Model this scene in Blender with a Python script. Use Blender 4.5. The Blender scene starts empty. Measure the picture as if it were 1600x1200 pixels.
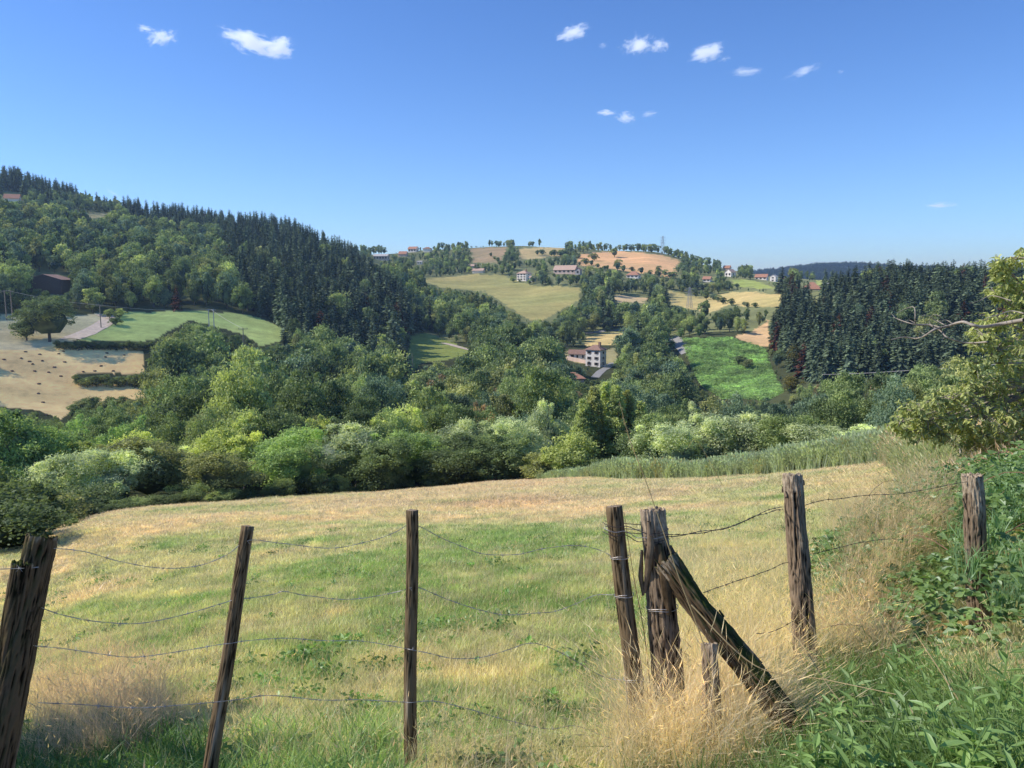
import bpy, bmesh, math, random
import numpy as np
from mathutils import Vector, Matrix, noise

random.seed(11)
rng = np.random.default_rng(11)
sc = bpy.context.scene
COL = sc.collection
R = math.radians
F = 1190.0                         # focal length in photo pixels (1600 wide)
HOR = 450.0                        # photo row of eye level
TH = math.atan((600 - HOR) / F)
CT, ST = math.cos(TH), math.sin(TH)
SUN_AZ, SUN_EL = -87.0, 41.0

# ------------------------------------------------------------------ small helpers
def tag(o, label=None, cat=None, group=None, kind=None):
    if label: o['label'] = label
    if cat: o['category'] = cat
    if group: o['group'] = group
    if kind: o['kind'] = kind
    return o

def empty(name, loc=(0, 0, 0), rz=0.0, parent=None):
    o = bpy.data.objects.new(name, None); COL.objects.link(o)
    o.location = loc; o.rotation_euler = (0, 0, rz); o.parent = parent
    o.empty_display_size = 0.1
    return o

def link(name, me, parent=None, loc=(0, 0, 0), tcol=None):
    o = bpy.data.objects.new(name, me); COL.objects.link(o)
    o.parent = parent; o.location = loc
    if tcol is not None: o['tcol'] = [float(v) for v in tcol]
    return o

def npmesh(name, V, faces, mats, tint=None, midx=None, smooth=False, attrs=None):
    """V (N,3); faces: list of (M,k) int arrays"""
    me = bpy.data.meshes.new(name)
    V = np.asarray(V, dtype=np.float32)
    me.vertices.add(len(V)); me.vertices.foreach_set('co', V.ravel())
    faces = [np.asarray(f, dtype=np.int32) for f in faces if len(f)]
    tot = sum(f.size for f in faces); nf = sum(len(f) for f in faces)
    me.loops.add(tot); me.loops.foreach_set('vertex_index', np.concatenate([f.ravel() for f in faces]))
    me.polygons.add(nf)
    ls = np.concatenate([np.full(len(f), f.shape[1], dtype=np.int32) for f in faces])
    st = np.concatenate([[0], np.cumsum(ls)[:-1]]).astype(np.int32)
    me.polygons.foreach_set('loop_start', st)
    if midx is not None: me.polygons.foreach_set('material_index', np.asarray(midx, dtype=np.int32))
    me.polygons.foreach_set('use_smooth', np.full(nf, bool(smooth)))
    me.update(calc_edges=True)
    for m in (mats if isinstance(mats, (list, tuple)) else [mats]): me.materials.append(m)
    if tint is not None:
        a = me.attributes.new('tint', 'FLOAT', 'POINT'); a.data.foreach_set('value', np.asarray(tint, dtype=np.float32))
    for k, v in (attrs or {}).items():
        v = np.asarray(v, dtype=np.float32)
        if v.ndim == 1:
            a = me.attributes.new(k, 'FLOAT', 'POINT'); a.data.foreach_set('value', v)
        else:
            if v.shape[1] == 3: v = np.hstack([v, np.ones((len(v), 1), np.float32)])
            a = me.attributes.new(k, 'FLOAT_COLOR', 'POINT'); a.data.foreach_set('color', v.ravel())
    return me

def _hash(ix, iy, s):
    h = (ix * 374761393 + iy * 668265263 + s * 2147483647) & 0x7fffffff
    h = ((h ^ (h >> 13)) * 1274126177) & 0x7fffffff
    h = h ^ (h >> 16)
    return (h & 0xffff) / 65535.0

def vnoise(x, y, s=0):
    x = np.asarray(x, float); y = np.asarray(y, float)
    ix = np.floor(x).astype(np.int64); iy = np.floor(y).astype(np.int64)
    fx = x - ix; fy = y - iy
    fx = fx * fx * (3 - 2 * fx); fy = fy * fy * (3 - 2 * fy)
    a = _hash(ix, iy, s); b = _hash(ix + 1, iy, s); c = _hash(ix, iy + 1, s); d = _hash(ix + 1, iy + 1, s)
    return (a * (1 - fx) + b * fx) * (1 - fy) + (c * (1 - fx) + d * fx) * fy

def fbm(x, y, s=0, o=4):
    t = 0; a = 0.5; n = 0
    for i in range(o):
        t = t + a * vnoise(x * 2 ** i + 17.3 * i, y * 2 ** i - 9.1 * i, s + i); n += a; a *= 0.55
    return t / n

def sstep(a, b, x):
    t = np.clip((np.asarray(x, float) - a) / (b - a), 0, 1)
    return t * t * (3 - 2 * t)

def pchip(xs, ys, xq):
    xs = np.asarray(xs, float); ys = np.asarray(ys, float)
    h = np.diff(xs); dl = np.diff(ys) / h
    d = np.zeros_like(ys)
    for i in range(1, len(xs) - 1):
        if dl[i - 1] * dl[i] > 0: d[i] = 2 * dl[i - 1] * dl[i] / (dl[i - 1] + dl[i])
    d[0] = dl[0]; d[-1] = dl[-1]
    xq = np.clip(xq, xs[0], xs[-1])
    i = np.clip(np.searchsorted(xs, xq, side='right') - 1, 0, len(xs) - 2)
    t = (xq - xs[i]) / h[i]
    return ((2 * t**3 - 3 * t**2 + 1) * ys[i] + (t**3 - 2 * t**2 + t) * h[i] * d[i]
            + (-2 * t**3 + 3 * t**2) * ys[i + 1] + (t**3 - t**2) * h[i] * d[i + 1])

# ------------------------------------------------------------------ measuring the place from the photo
def ray(px, py):
    a = (px - 800) / F; b = (600 - py) / F
    return np.array([a, CT + b * ST, -ST + b * CT])

def at(px, py, r):
    """point on the sight line of a photo pixel at horizontal distance r"""
    d = ray(px, py); return d * (r / math.hypot(d[0], d[1]))

def proj(P):
    P = np.atleast_2d(P)
    dep = P[:, 1] * CT - P[:, 2] * ST
    up = P[:, 1] * ST + P[:, 2] * CT
    dep = np.where(dep < 0.01, 0.01, dep)
    return 800 + F * P[:, 0] / dep, 600 - F * up / dep

# ------------------------------------------------------------------ terrain: rows of surveyed heights
PX = [-300, 0, 150, 300, 450, 530, 600, 700, 800, 900, 1000, 1100, 1200, 1300, 1450, 1600, 1900]
def row(rs, ys):
    if not isinstance(rs, (list, tuple)): rs = [rs] * len(PX)
    out = []
    for p, r_, y in zip(PX, rs, ys):
        d = at(p, y, r_); out.append((math.atan2(d[0], d[1]), r_, d[2]))
    return out
def rowz(r_, zs): return [(math.atan2(*(at(p, 600, 1)[:2])), r_, z) for p, z in zip(PX, zs)]
ROWS = [
 rowz(0.2, [-1.62] * 17),
 rowz(2.0, [-1.70] * 13 + [-1.68, -1.6, -1.5, -1.4]),
 rowz(3.6, [-2.2] * 12 + [-2.18, -2.12, -2.0, -1.85, -1.7]),
 rowz(8, [-3.5, -3.5, -3.4, -3.3, -3.25, -3.2, -3.2, -3.2, -3.15, -3.1, -3.05, -3.0, -2.95, -2.85, -2.7, -2.5, -2.2]),
 row(20, [880, 866, 840, 826, 818, 812, 810, 807, 803, 798, 792, 786, 775, 760, 732, 702, 660]),
 row([35, 42, 46, 52, 55, 57, 58, 59, 60, 57, 52, 50, 48, 46, 42, 30, 24],
     [870, 850, 808, 790, 779, 773, 768, 760, 752, 748, 747, 746, 742, 733, 716, 694, 650]),
 row([85] * 14 + [80, 70, 60], [800, 790, 778, 775, 772, 770, 768, 768, 766, 764, 762, 755, 745, 740, 735, 725, 690]),
 row(165, [700, 695, 695, 695, 700, 700, 698, 696, 694, 690, 688, 684, 680, 675, 670, 660, 640]),
 row([230] * 17, [655, 650, 648, 632, 645, 648, 642, 640, 636, 630, 632, 642, 632, 618, 612, 600, 590]),
 row([290, 290, 290, 292, 300, 300, 300, 290, 290, 300, 300, 290, 290, 280, 280, 280, 280],
     [548, 548, 545, 546, 545, 590, 600, 600, 592, 584, 590, 598, 588, 590, 585, 575, 570]),
 row([340, 340, 345, 350, 345, 340, 340, 360, 340, 345, 350, 340, 345, 330, 330, 330, 330],
     [492, 492, 490, 487, 507, 530, 560, 548, 560, 558, 560, 545, 545, 545, 535, 525, 520]),
 row([420, 420, 430, 430, 430, 420, 410, 430, 430, 430, 440, 400, 420, 400, 400, 400, 400],
     [440, 440, 440, 440, 450, 480, 500, 510, 505, 515, 510, 512, 500, 484, 478, 474, 470]),
 row([530, 530, 540, 550, 540, 500, 500, 530, 520, 530, 540, 540, 520, 465, 475, 475, 475],
     [368, 375, 385, 392, 402, 432, 452, 466, 470, 462, 470, 472, 460, 459, 455, 455, 452]),
 row([640, 640, 650, 660, 640, 600, 620, 660, 620, 630, 640, 650, 640, 600, 600, 600, 600],
     [315, 325, 345, 362, 377, 410, 440, 432, 440, 428, 432, 438, 442, 456, 460, 460, 455]),
 row([760, 760, 740, 750, 720, 720, 780, 780, 740, 740, 740, 740, 760, 760, 760, 760, 760],
     [280, 296, 327, 350, 368, 400, 412, 408, 405, 409, 409, 425, 436, 444, 452, 455, 450]),
 row([880, 850, 850, 850, 820, 860, 880, 900, 880, 860, 880, 860, 880, 900, 900, 900, 900],
     [268, 287, 326, 356, 380, 398, 398, 389, 385, 390, 393, 414, 431, 440, 450, 452, 445]),
 row(1300, [370, 380, 400, 410, 420, 425, 425, 420, 420, 420, 420, 428, 440, 450, 455, 455, 450]),
 row(1900, [430, 430, 430, 432, 434, 436, 438, 440, 440, 440, 440, 445, 446, 446, 450, 450, 450]),
 row(2700, [445, 445, 445, 445, 445, 445, 445, 445, 445, 444, 442, 438, 427, 417, 423, 432, 440]),
 row(3500, [450] * 17),
 row(9000, [452] * 17),
]
RA = [np.array([a for a, _, _ in r_]) for r_ in ROWS]
AZG = np.linspace(-math.pi, math.pi, 7201)
TR = np.stack([pchip(a, [v[1] for v in r_], AZG) for a, r_ in zip(RA, ROWS)], 1)
TZ = np.stack([pchip(a, [v[2] for v in r_], AZG) for a, r_ in zip(RA, ROWS)], 1)

def base_height(x, y):
    x = np.atleast_1d(np.asarray(x, float)); y = np.atleast_1d(np.asarray(y, float))
    az = np.arctan2(x, y); r_ = np.hypot(x, y)
    g = (az + math.pi) / (2 * math.pi) * 7200
    i = np.clip(g.astype(int), 0, 7199); f = (g - i)[:, None]
    rk = TR[i] * (1 - f) + TR[i + 1] * f; zk = TZ[i] * (1 - f) + TZ[i + 1] * f
    h = np.diff(rk, axis=1); dl = np.diff(zk, axis=1) / h
    d = np.empty_like(rk); d[:, 0] = dl[:, 0]; d[:, -1] = dl[:, -1]
    a, b = dl[:, :-1], dl[:, 1:]
    lim = 2.5 * np.minimum(abs(a), abs(b))
    avg = (a * h[:, 1:] + b * h[:, :-1]) / (h[:, 1:] + h[:, :-1])
    d[:, 1:-1] = np.where(a * b > 0, np.clip(avg, -lim, lim), 0)
    rq = np.clip(r_, rk[:, 0], rk[:, -1])
    k = np.clip((rk <= rq[:, None]).sum(1) - 1, 0, rk.shape[1] - 2)
    n = np.arange(len(k)); hh = h[n, k]; t = (rq - rk[n, k]) / hh
    return ((2 * t**3 - 3 * t**2 + 1) * zk[n, k] + (t**3 - 2 * t**2 + t) * hh * d[n, k]
            + (-2 * t**3 + 3 * t**2) * zk[n, k + 1] + (t**3 - t**2) * hh * d[n, k + 1])

def H(x, y):
    z = base_height(x, y)
    x = np.atleast_1d(np.asarray(x, float)); y = np.atleast_1d(np.asarray(y, float)); r_ = np.hypot(x, y)
    z = z + (fbm(x / 1.3, y / 1.3, 3, 3) - .5) * 0.10 * sstep(1.5, 4, r_)
    z = z + (fbm(x / 9, y / 9, 5, 3) - .5) * 0.5 * sstep(10, 30, r_)
    z = z + (fbm(x / 60, y / 60, 9, 3) - .5) * 4.0 * sstep(80, 300, r_)
    return z
def Hs(x, y): return float(H(x, y)[0])

RS = np.geomspace(1.0, 8000, 2600)
def hit(px, py):
    """ground point seen at a photo pixel"""
    d = ray(px, py); n = math.hypot(d[0], d[1]); ux, uy = d[0] / n, d[1] / n
    z = H(ux * RS, uy * RS); line = RS * d[2] / n
    k = np.nonzero(z > line)[0]
    k = k[0] if len(k) else len(RS) - 1
    if k > 0:
        a, b = line[k - 1] - z[k - 1], line[k] - z[k]
        r_ = RS[k - 1] + (RS[k] - RS[k - 1]) * (a / (a - b) if a != b else 0)
    else: r_ = RS[0]
    return Vector((ux * r_, uy * r_, Hs(ux * r_, uy * r_)))

def inpoly(px, py, poly):
    px = np.asarray(px, float); py = np.asarray(py, float); c = np.zeros(px.shape, bool)
    n = len(poly)
    for i in range(n):
        x1, y1 = poly[i]; x2, y2 = poly[(i + 1) % n]
        if y1 == y2: continue
        c ^= ((y1 > py) != (y2 > py)) & (px < (x2 - x1) * (py - y1) / (y2 - y1) + x1)
    return c

# fields as seen in the photo: outline, colour, nearest and farthest distance
FIELDS_ = {
 'stubble': ([(-60, 548), (60, 538), (225, 548), (228, 582), (205, 584), (122, 583), (112, 598), (215, 604), (232, 622), (112, 640), (92, 656), (60, 640), (-60, 632)], (0.625, 0.414, 0.247)),
 'hay': ([(-60, 492), (150, 490), (172, 497), (120, 530), (60, 545), (-60, 550)], (0.568, 0.455, 0.221)),
 'pasture': ([(170, 498), (200, 488), (300, 485), (400, 494), (442, 513), (440, 533), (408, 541), (385, 524), (350, 514), (325, 506), (298, 500), (268, 514), (240, 532), (122, 533)], (0.284, 0.331, 0.098)),
 'glade': ([(645, 525), (668, 521), (735, 545), (740, 552), (690, 563), (655, 568), (642, 590), (630, 570)], (0.213, 0.262, 0.078)),
 'slope': ([(658, 437), (745, 428), (790, 431), (830, 446), (905, 449), (905, 468), (882, 480), (850, 500), (832, 503), (795, 480), (760, 456), (690, 450)], (0.383, 0.345, 0.143)),
 'tan_hill': ([(903, 398), (960, 392), (1030, 397), (1064, 408), (1052, 420), (1060, 434), (1000, 426), (903, 414)], (0.653, 0.428, 0.247)),
 'knoll': ([(812, 388), (882, 384), (876, 400), (812, 406)], (0.483, 0.386, 0.195)),
 'scrub': ([(735, 388), (792, 386), (780, 412), (740, 410)], (0.369, 0.276, 0.169)),
 'strip': ([(960, 461), (1020, 466), (1000, 474), (958, 470)], (0.568, 0.428, 0.247)),
 'terrace': ([(1043, 455), (1100, 465), (1150, 455), (1222, 460), (1216, 480), (1180, 480), (1140, 476), (1110, 490), (1050, 476)], (0.454, 0.373, 0.169)),
 'lawn': ([(1140, 437), (1180, 438), (1214, 452), (1150, 448)], (0.284, 0.331, 0.104)),
 'bare': ([(1146, 526), (1175, 519), (1200, 500), (1204, 542), (1180, 542)], (0.596, 0.414, 0.260)),
 'bracken': ([(1065, 530), (1140, 528), (1195, 545), (1206, 580), (1224, 612), (1200, 626), (1128, 622), (1098, 604), (1082, 575)], (0.121, 0.235, 0.058)),
 'orchard': ([(916, 526), (960, 519), (985, 526), (958, 538), (915, 541)], (0.568, 0.455, 0.208)),
 'yard': ([(884, 548), (962, 545), (965, 566), (930, 572), (884, 562)], (0.312, 0.290, 0.156)),
 'far_lawn': ([(1275, 437), (1355, 438), (1345, 446), (1275, 446)], (0.355, 0.386, 0.130)),
 'high_field': ([(110, 332), (178, 335), (180, 342), (120, 339)], (0.511, 0.414, 0.208)),
 'gap': ([(262, 436), (282, 448), (280, 458), (265, 450)], (0.469, 0.373, 0.221)),
}

FIELDS = {k: (p, tuple(min(.85, v * w) for v, w in zip(c, (1.3, 1.22, 1.0) if k in ('stubble', 'hay', 'tan_hill', 'bare') else (1.35, 1.32, 1.2)))) for k, (p, c) in FIELDS_.items()}
FIELDS['stubble'] = (FIELDS['stubble'][0], (1.0, .76, .34)); FIELDS['hay'] = (FIELDS['hay'][0], (.74, .64, .36)); FIELDS['pasture'] = (FIELDS['pasture'][0], (.52, .62, .20))
def meadow_green(x, y):
    r_ = np.hypot(x, y)
    n = fbm(x / 2.2, y / 2.2, 21, 4); n2 = fbm(x / 7.0, y / 11.0, 33, 3); n3 = fbm(x / .6, y / .6, 41, 3)
    base = np.interp(r_, [0, 3, 5, 10, 16, 24, 40, 60], [.30, .42, .54, .58, .48, .28, .20, .24])
    lefty = sstep(-0.2, -0.6, np.asarray(x) / np.maximum(y, .1)) * sstep(20, 8, r_) * -.12
    return np.clip(base + lefty + (n - .5) * 1.25 + (n2 - .5) * 1.05 + (n3 - .5) * 1.1, 0, 1)
GREEN = np.array([.36, .47, .16]); STRAW = np.array([.82, .66, .43]); YELG = np.array([.66, .62, .34])
def meadow_col(x, y):
    g = meadow_green(x, y)[:, None]
    c = np.where(g < .5, STRAW + (YELG - STRAW) * (g / .5), YELG + (GREEN - YELG) * ((g - .5) / .5))
    red = sstep(.55, .75, fbm(x / 5, y / 3, 77, 3))[:, None] * sstep(14, 25, np.hypot(x, y))[:, None]
    return c * (1 - .5 * red) + np.array([.80, .56, .36]) * .5 * red
EDGE_A = np.array([a for a, _, _ in ROWS[5]]); EDGE_R = np.array([r_ for _, r_, _ in ROWS[5]])
def edge_r(x, y): return np.interp(np.arctan2(x, y), EDGE_A, EDGE_R)

def ground_col(X, Y, Z):
    P = np.stack([X, Y, Z], 1); px, py = proj(P); r_ = np.hypot(X, Y)
    jx = (fbm(X / 6, Y / 6, 51, 3) - .5) * 10; jy = (fbm(X / 6, Y / 6, 52, 3) - .5) * 6
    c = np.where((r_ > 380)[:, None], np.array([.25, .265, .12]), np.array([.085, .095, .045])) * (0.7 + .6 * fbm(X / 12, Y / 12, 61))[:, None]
    far = (r_ > 110) & (Y > 0)
    for k, (poly, col) in FIELDS.items():
        m = inpoly(px + jx, py + jy, poly) & far & (r_ < 1000)
        cc = np.array(col)
        st = fbm(X / 25, Y / 6, 71, 4) if k != 'bracken' else fbm(X / 4, Y / 4, 71, 4)
        v = (.72 + .56 * st)[:, None]
        tintn = fbm(X / 40, Y / 40, 73, 3)[:, None]
        cx = cc * v * (1 + (tintn - .5) * np.array([.5, .25, .3]))
        c[m] = cx[m]
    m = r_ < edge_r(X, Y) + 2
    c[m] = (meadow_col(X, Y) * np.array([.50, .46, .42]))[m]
    fr = sstep(1500, 2000, r_)[:, None]
    return c * (1 - fr) + np.array([.03, .045, .025]) * fr

# ------------------------------------------------------------------ materials
def newmat(name):
    m = bpy.data.materials.new(name); m.use_nodes = True; t = m.node_tree; t.nodes.clear()
    out = t.nodes.new('ShaderNodeOutputMaterial')
    return m, t, out
def N(t, typ, **kw):
    n = t.nodes.new(typ)
    for k, v in kw.items(): setattr(n, k, v)
    return n
def mathn(t, op, a, b=None, c=None):
    n = t.nodes.new('ShaderNodeMath'); n.operation = op
    for i, v in enumerate((a, b, c)):
        if v is None: continue
        if hasattr(v, 'is_output') or isinstance(v, bpy.types.NodeSocket): t.links.new(v, n.inputs[i])
        else: n.inputs[i].default_value = v
    return n.outputs[0]

def foliage(name, trans=.35, var=.9, gloss=.06, nscale=.6, fixed=None, rough=.4, gain=1.0):
    m, t, out = newmat(name); L = t.links
    if fixed is None:
        a = N(t, 'ShaderNodeAttribute', attribute_type='INSTANCER', attribute_name='tcol'); base = a.outputs['Color']
    else:
        a = N(t, 'ShaderNodeRGB'); a.outputs[0].default_value = (*fixed, 1); base = a.outputs[0]
    ti = N(t, 'ShaderNodeAttribute', attribute_type='GEOMETRY', attribute_name='tint')
    geo = N(t, 'ShaderNodeNewGeometry')
    nz = N(t, 'ShaderNodeTexNoise'); nz.inputs['Scale'].default_value = nscale; nz.inputs['Detail'].default_value = 2
    L.new(geo.outputs['Position'], nz.inputs['Vector'])
    s = mathn(t, 'ADD', ti.outputs['Fac'], mathn(t, 'MULTIPLY', mathn(t, 'SUBTRACT', nz.outputs['Fac'], .5), 1.2))
    f = mathn(t, 'MAXIMUM', mathn(t, 'MULTIPLY_ADD', mathn(t, 'SUBTRACT', s, .5), var, 1.0), .15)
    mul = N(t, 'ShaderNodeMix', data_type='RGBA', blend_type='MULTIPLY'); mul.inputs[0].default_value = 1
    if gain != 1: f = mathn(t, 'MULTIPLY', f, gain)
    comb = N(t, 'ShaderNodeCombineColor'); L.new(mathn(t, 'POWER', f, 1.15), comb.inputs[0]); L.new(f, comb.inputs[1]); L.new(mathn(t, 'POWER', f, .8), comb.inputs[2])
    L.new(base, mul.inputs[6]); L.new(comb.outputs[0], mul.inputs[7])
    col = mul.outputs[2]
    d = N(t, 'ShaderNodeBsdfDiffuse'); L.new(col, d.inputs[0])
    tr = N(t, 'ShaderNodeBsdfTranslucent')
    warm = N(t, 'ShaderNodeMix', data_type='RGBA', blend_type='MULTIPLY'); warm.inputs[0].default_value = 1
    L.new(col, warm.inputs[6]); warm.inputs[7].default_value = (1.25, 1.28, .8, 1); L.new(warm.outputs[2], tr.inputs[0])
    mx = N(t, 'ShaderNodeMixShader'); mx.inputs[0].default_value = trans; L.new(d.outputs[0], mx.inputs[1]); L.new(tr.outputs[0], mx.inputs[2])
    g = N(t, 'ShaderNodeBsdfGlossy'); g.inputs['Roughness'].default_value = rough; g.inputs[0].default_value = (.8, .85, .9, 1)
    mx2 = N(t, 'ShaderNodeMixShader'); mx2.inputs[0].default_value = gloss; L.new(mx.outputs[0], mx2.inputs[1]); L.new(g.outputs[0], mx2.inputs[2])
    L.new(mx2.outputs[0], out.inputs[0])
    return m

def plain(name, col, rough=.85, nscale=3., var=.35, stretch=None, bump=.0, coord='Object', metal=0.0):
    m, t, out = newmat(name); L = t.links
    b = N(t, 'ShaderNodeBsdfPrincipled'); b.inputs['Roughness'].default_value = rough; b.inputs['Metallic'].default_value = metal
    tc = N(t, 'ShaderNodeTexCoord'); mp = N(t, 'ShaderNodeMapping')
    if stretch: mp.inputs['Scale'].default_value = stretch
    L.new(tc.outputs[coord], mp.inputs[0])
    nz = N(t, 'ShaderNodeTexNoise'); nz.inputs['Scale'].default_value = nscale; nz.inputs['Detail'].default_value = 6
    L.new(mp.outputs[0], nz.inputs['Vector'])
    cr = N(t, 'ShaderNodeValToRGB'); c = np.array(col)
    lo = np.clip(c * (1 - var), 0, 1); hi = np.clip(c * (1 + var), 0, 1)
    cr.color_ramp.elements[0].position = .3; cr.color_ramp.elements[1].position = .7
    cr.color_ramp.elements[0].color = (*lo, 1); cr.color_ramp.elements[1].color = (*hi, 1)
    L.new(nz.outputs['Fac'], cr.inputs[0]); L.new(cr.outputs[0], b.inputs['Base Color'])
    if bump:
        bp = N(t, 'ShaderNodeBump'); bp.inputs['Strength'].default_value = bump; bp.inputs['Distance'].default_value = .01
        L.new(nz.outputs['Fac'], bp.inputs['Height']); L.new(bp.outputs[0], b.inputs['Normal'])
    L.new(b.outputs[0], out.inputs[0])
    return m

def wood_mat(name, dark, light, moss=0.0, scale=1.0, cracks=True):
    """weathered timber: long grain, dark cracks (attribute cav), pale bare wood (attribute bare), optional moss on upward faces"""
    m, t, out = newmat(name); L = t.links
    b = N(t, 'ShaderNodeBsdfPrincipled'); b.inputs['Roughness'].default_value = .9; b.inputs['Specular IOR Level'].default_value = .1
    tc = N(t, 'ShaderNodeTexCoord'); mp = N(t, 'ShaderNodeMapping'); mp.inputs['Scale'].default_value = (14 * scale, 14 * scale, (6.5 if cracks else 1.2) * scale)
    L.new(tc.outputs['Object'], mp.inputs[0])
    nz = N(t, 'ShaderNodeTexNoise'); nz.inputs['Scale'].default_value = 4; nz.inputs['Detail'].default_value = 8; nz.inputs['Roughness'].default_value = .65
    L.new(mp.outputs[0], nz.inputs['Vector'])
    nb = N(t, 'ShaderNodeTexNoise'); nb.inputs['Scale'].default_value = 18; nb.inputs['Detail'].default_value = 4
    L.new(tc.outputs['Object'], nb.inputs['Vector'])
    cav = N(t, 'ShaderNodeAttribute', attribute_type='GEOMETRY', attribute_name='cav')
    s = mathn(t, 'ADD', mathn(t, 'MULTIPLY', nz.outputs['Fac'], .7), mathn(t, 'MULTIPLY', cav.outputs['Fac'], .6))
    s = mathn(t, 'ADD', s, mathn(t, 'MULTIPLY', mathn(t, 'SUBTRACT', nb.outputs['Fac'], .5), .5))
    cr = N(t, 'ShaderNodeValToRGB'); cr.color_ramp.elements[0].position = .38; cr.color_ramp.elements[1].position = .82
    cr.color_ramp.elements[0].color = (*dark, 1); cr.color_ramp.elements[1].color = (*light, 1)
    L.new(s, cr.inputs[0]); col = cr.outputs[0]
    bare = N(t, 'ShaderNodeAttribute', attribute_type='GEOMETRY', attribute_name='bare')
    mxb = N(t, 'ShaderNodeMix', data_type='RGBA'); L.new(mathn(t, 'MULTIPLY', bare.outputs['Fac'], .8), mxb.inputs[0])
    cr2 = N(t, 'ShaderNodeValToRGB'); cr2.color_ramp.elements[0].color = (.10, .065, .04, 1); cr2.color_ramp.elements[1].color = (.58, .47, .33, 1)
    cr2.color_ramp.elements[0].position = .3; cr2.color_ramp.elements[1].position = .62
    L.new(nz.outputs['Fac'], cr2.inputs[0]); L.new(col, mxb.inputs[6]); L.new(cr2.outputs[0], mxb.inputs[7]); col = mxb.outputs[2]
    if moss:
        geo = N(t, 'ShaderNodeNewGeometry'); sep = N(t, 'ShaderNodeSeparateXYZ'); L.new(geo.outputs['Normal'], sep.inputs[0])
        mf = mathn(t, 'MULTIPLY', mathn(t, 'MULTIPLY_ADD', sep.outputs[2], 2.2, -.3), mathn(t, 'MULTIPLY_ADD', nb.outputs['Fac'], 3.0, -.8))
        cl = N(t, 'ShaderNodeClamp'); L.new(mathn(t, 'MULTIPLY', mf, moss), cl.inputs[0])
        mm = N(t, 'ShaderNodeMix', data_type='RGBA'); L.new(cl.outputs[0], mm.inputs[0]); L.new(col, mm.inputs[6]); mm.inputs[7].default_value = (.05, .065, .015, 1); col = mm.outputs[2]
    L.new(col, b.inputs['Base Color'])
    bp = N(t, 'ShaderNodeBump'); bp.inputs['Strength'].default_value = .7; bp.inputs['Distance'].default_value = .006
    L.new(s, bp.inputs['Height']); L.new(bp.outputs[0], b.inputs['Normal']); L.new(b.outputs[0], out.inputs[0])
    return m

M = {}
M['leaf'] = foliage('broad_leaf', .30, 1.25, .02, .35, rough=.6, gain=1.05)
M['near_leaf'] = foliage('near_leaf', .38, 1.1, .02, .5, rough=.6, gain=1.15)
M['needle'] = foliage('needle', .12, 1.0, .01, .25, rough=.6)
M['blade'] = foliage('grass_blade', .45, .8, .03, 2.5)
M['bramble'] = foliage('bramble_leaf', .35, .9, .05, 3.0, rough=.45)
M['herb'] = foliage('herb_leaf', .40, .7, .025, 3.0, rough=.4)
M['bark'] = plain('bark', (.10, .08, .06), .95, 2.0, .5, (4, 4, 1))
M['cane'] = plain('dry_cane', (.22, .12, .07), .8, 8, .4)
M['dead'] = plain('dead_wood', (.34, .29, .23), .85, 6, .4, (1, 1, 1))
M['stake'] = wood_mat('treated_stake', (.024, .016, .008), (.19, .135, .075), scale=.8, cracks=False)
M['old'] = wood_mat('old_bark_wood', (.008, .006, .004), (.26, .19, .125))
M['mossy'] = wood_mat('mossy_wood', (.007, .005, .003), (.13, .09, .052), moss=1.0)
M['wire'] = plain('barbed_wire', (.42, .39, .36), .5, 60, .4, metal=.5)
M['rust'] = plain('rusty_wire', (.10, .08, .07), .6, 60, .45, metal=.5)
M['cable'] = plain('cable', (.55, .52, .50), .6, 1, .1)
M['lime_wall'] = plain('lime_render', (.86, .80, .72), .9, .8, .10)
M['pink_wall'] = plain('pink_render', (.62, .47, .38), .9, .8, .10)
M['grey_wall'] = plain('grey_render', (.48, .45, .42), .9, .8, .12)
M['brick_wall'] = plain('brown_brick', (.15, .095, .075), .9, 2, .15)
M['tile'] = plain('roof_tile', (.42, .21, .13), .9, 2.5, .25)
M['tile_brown'] = plain('brown_tile', (.30, .18, .13), .9, 2.5, .25)
M['tile_pale'] = plain('pale_tile', (.52, .36, .27), .9, 2.5, .2)
M['glass'] = plain('window_glass', (.02, .025, .03), .15, 1, .1)
M['shutter'] = plain('shutter', (.12, .09, .075), .7, 1, .1)
M['steel'] = plain('galvanised_steel', (.42, .43, .45), .5, 1, .1, metal=.4)
M['polewood'] = plain('pole_wood', (.24, .21, .18), .9, 3, .25)
M['gravel'] = plain('gravel_track', (.50, .42, .34), .95, .8, .18)
M['asphalt'] = plain('pale_asphalt', (.30, .29, .27), .9, .6, .12)
M['stone'] = plain('dry_stone', (.26, .22, .17), .95, 1.5, .4)
M['moundsoil'] = plain('manure', (.09, .06, .045), .95, 2, .3)

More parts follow.
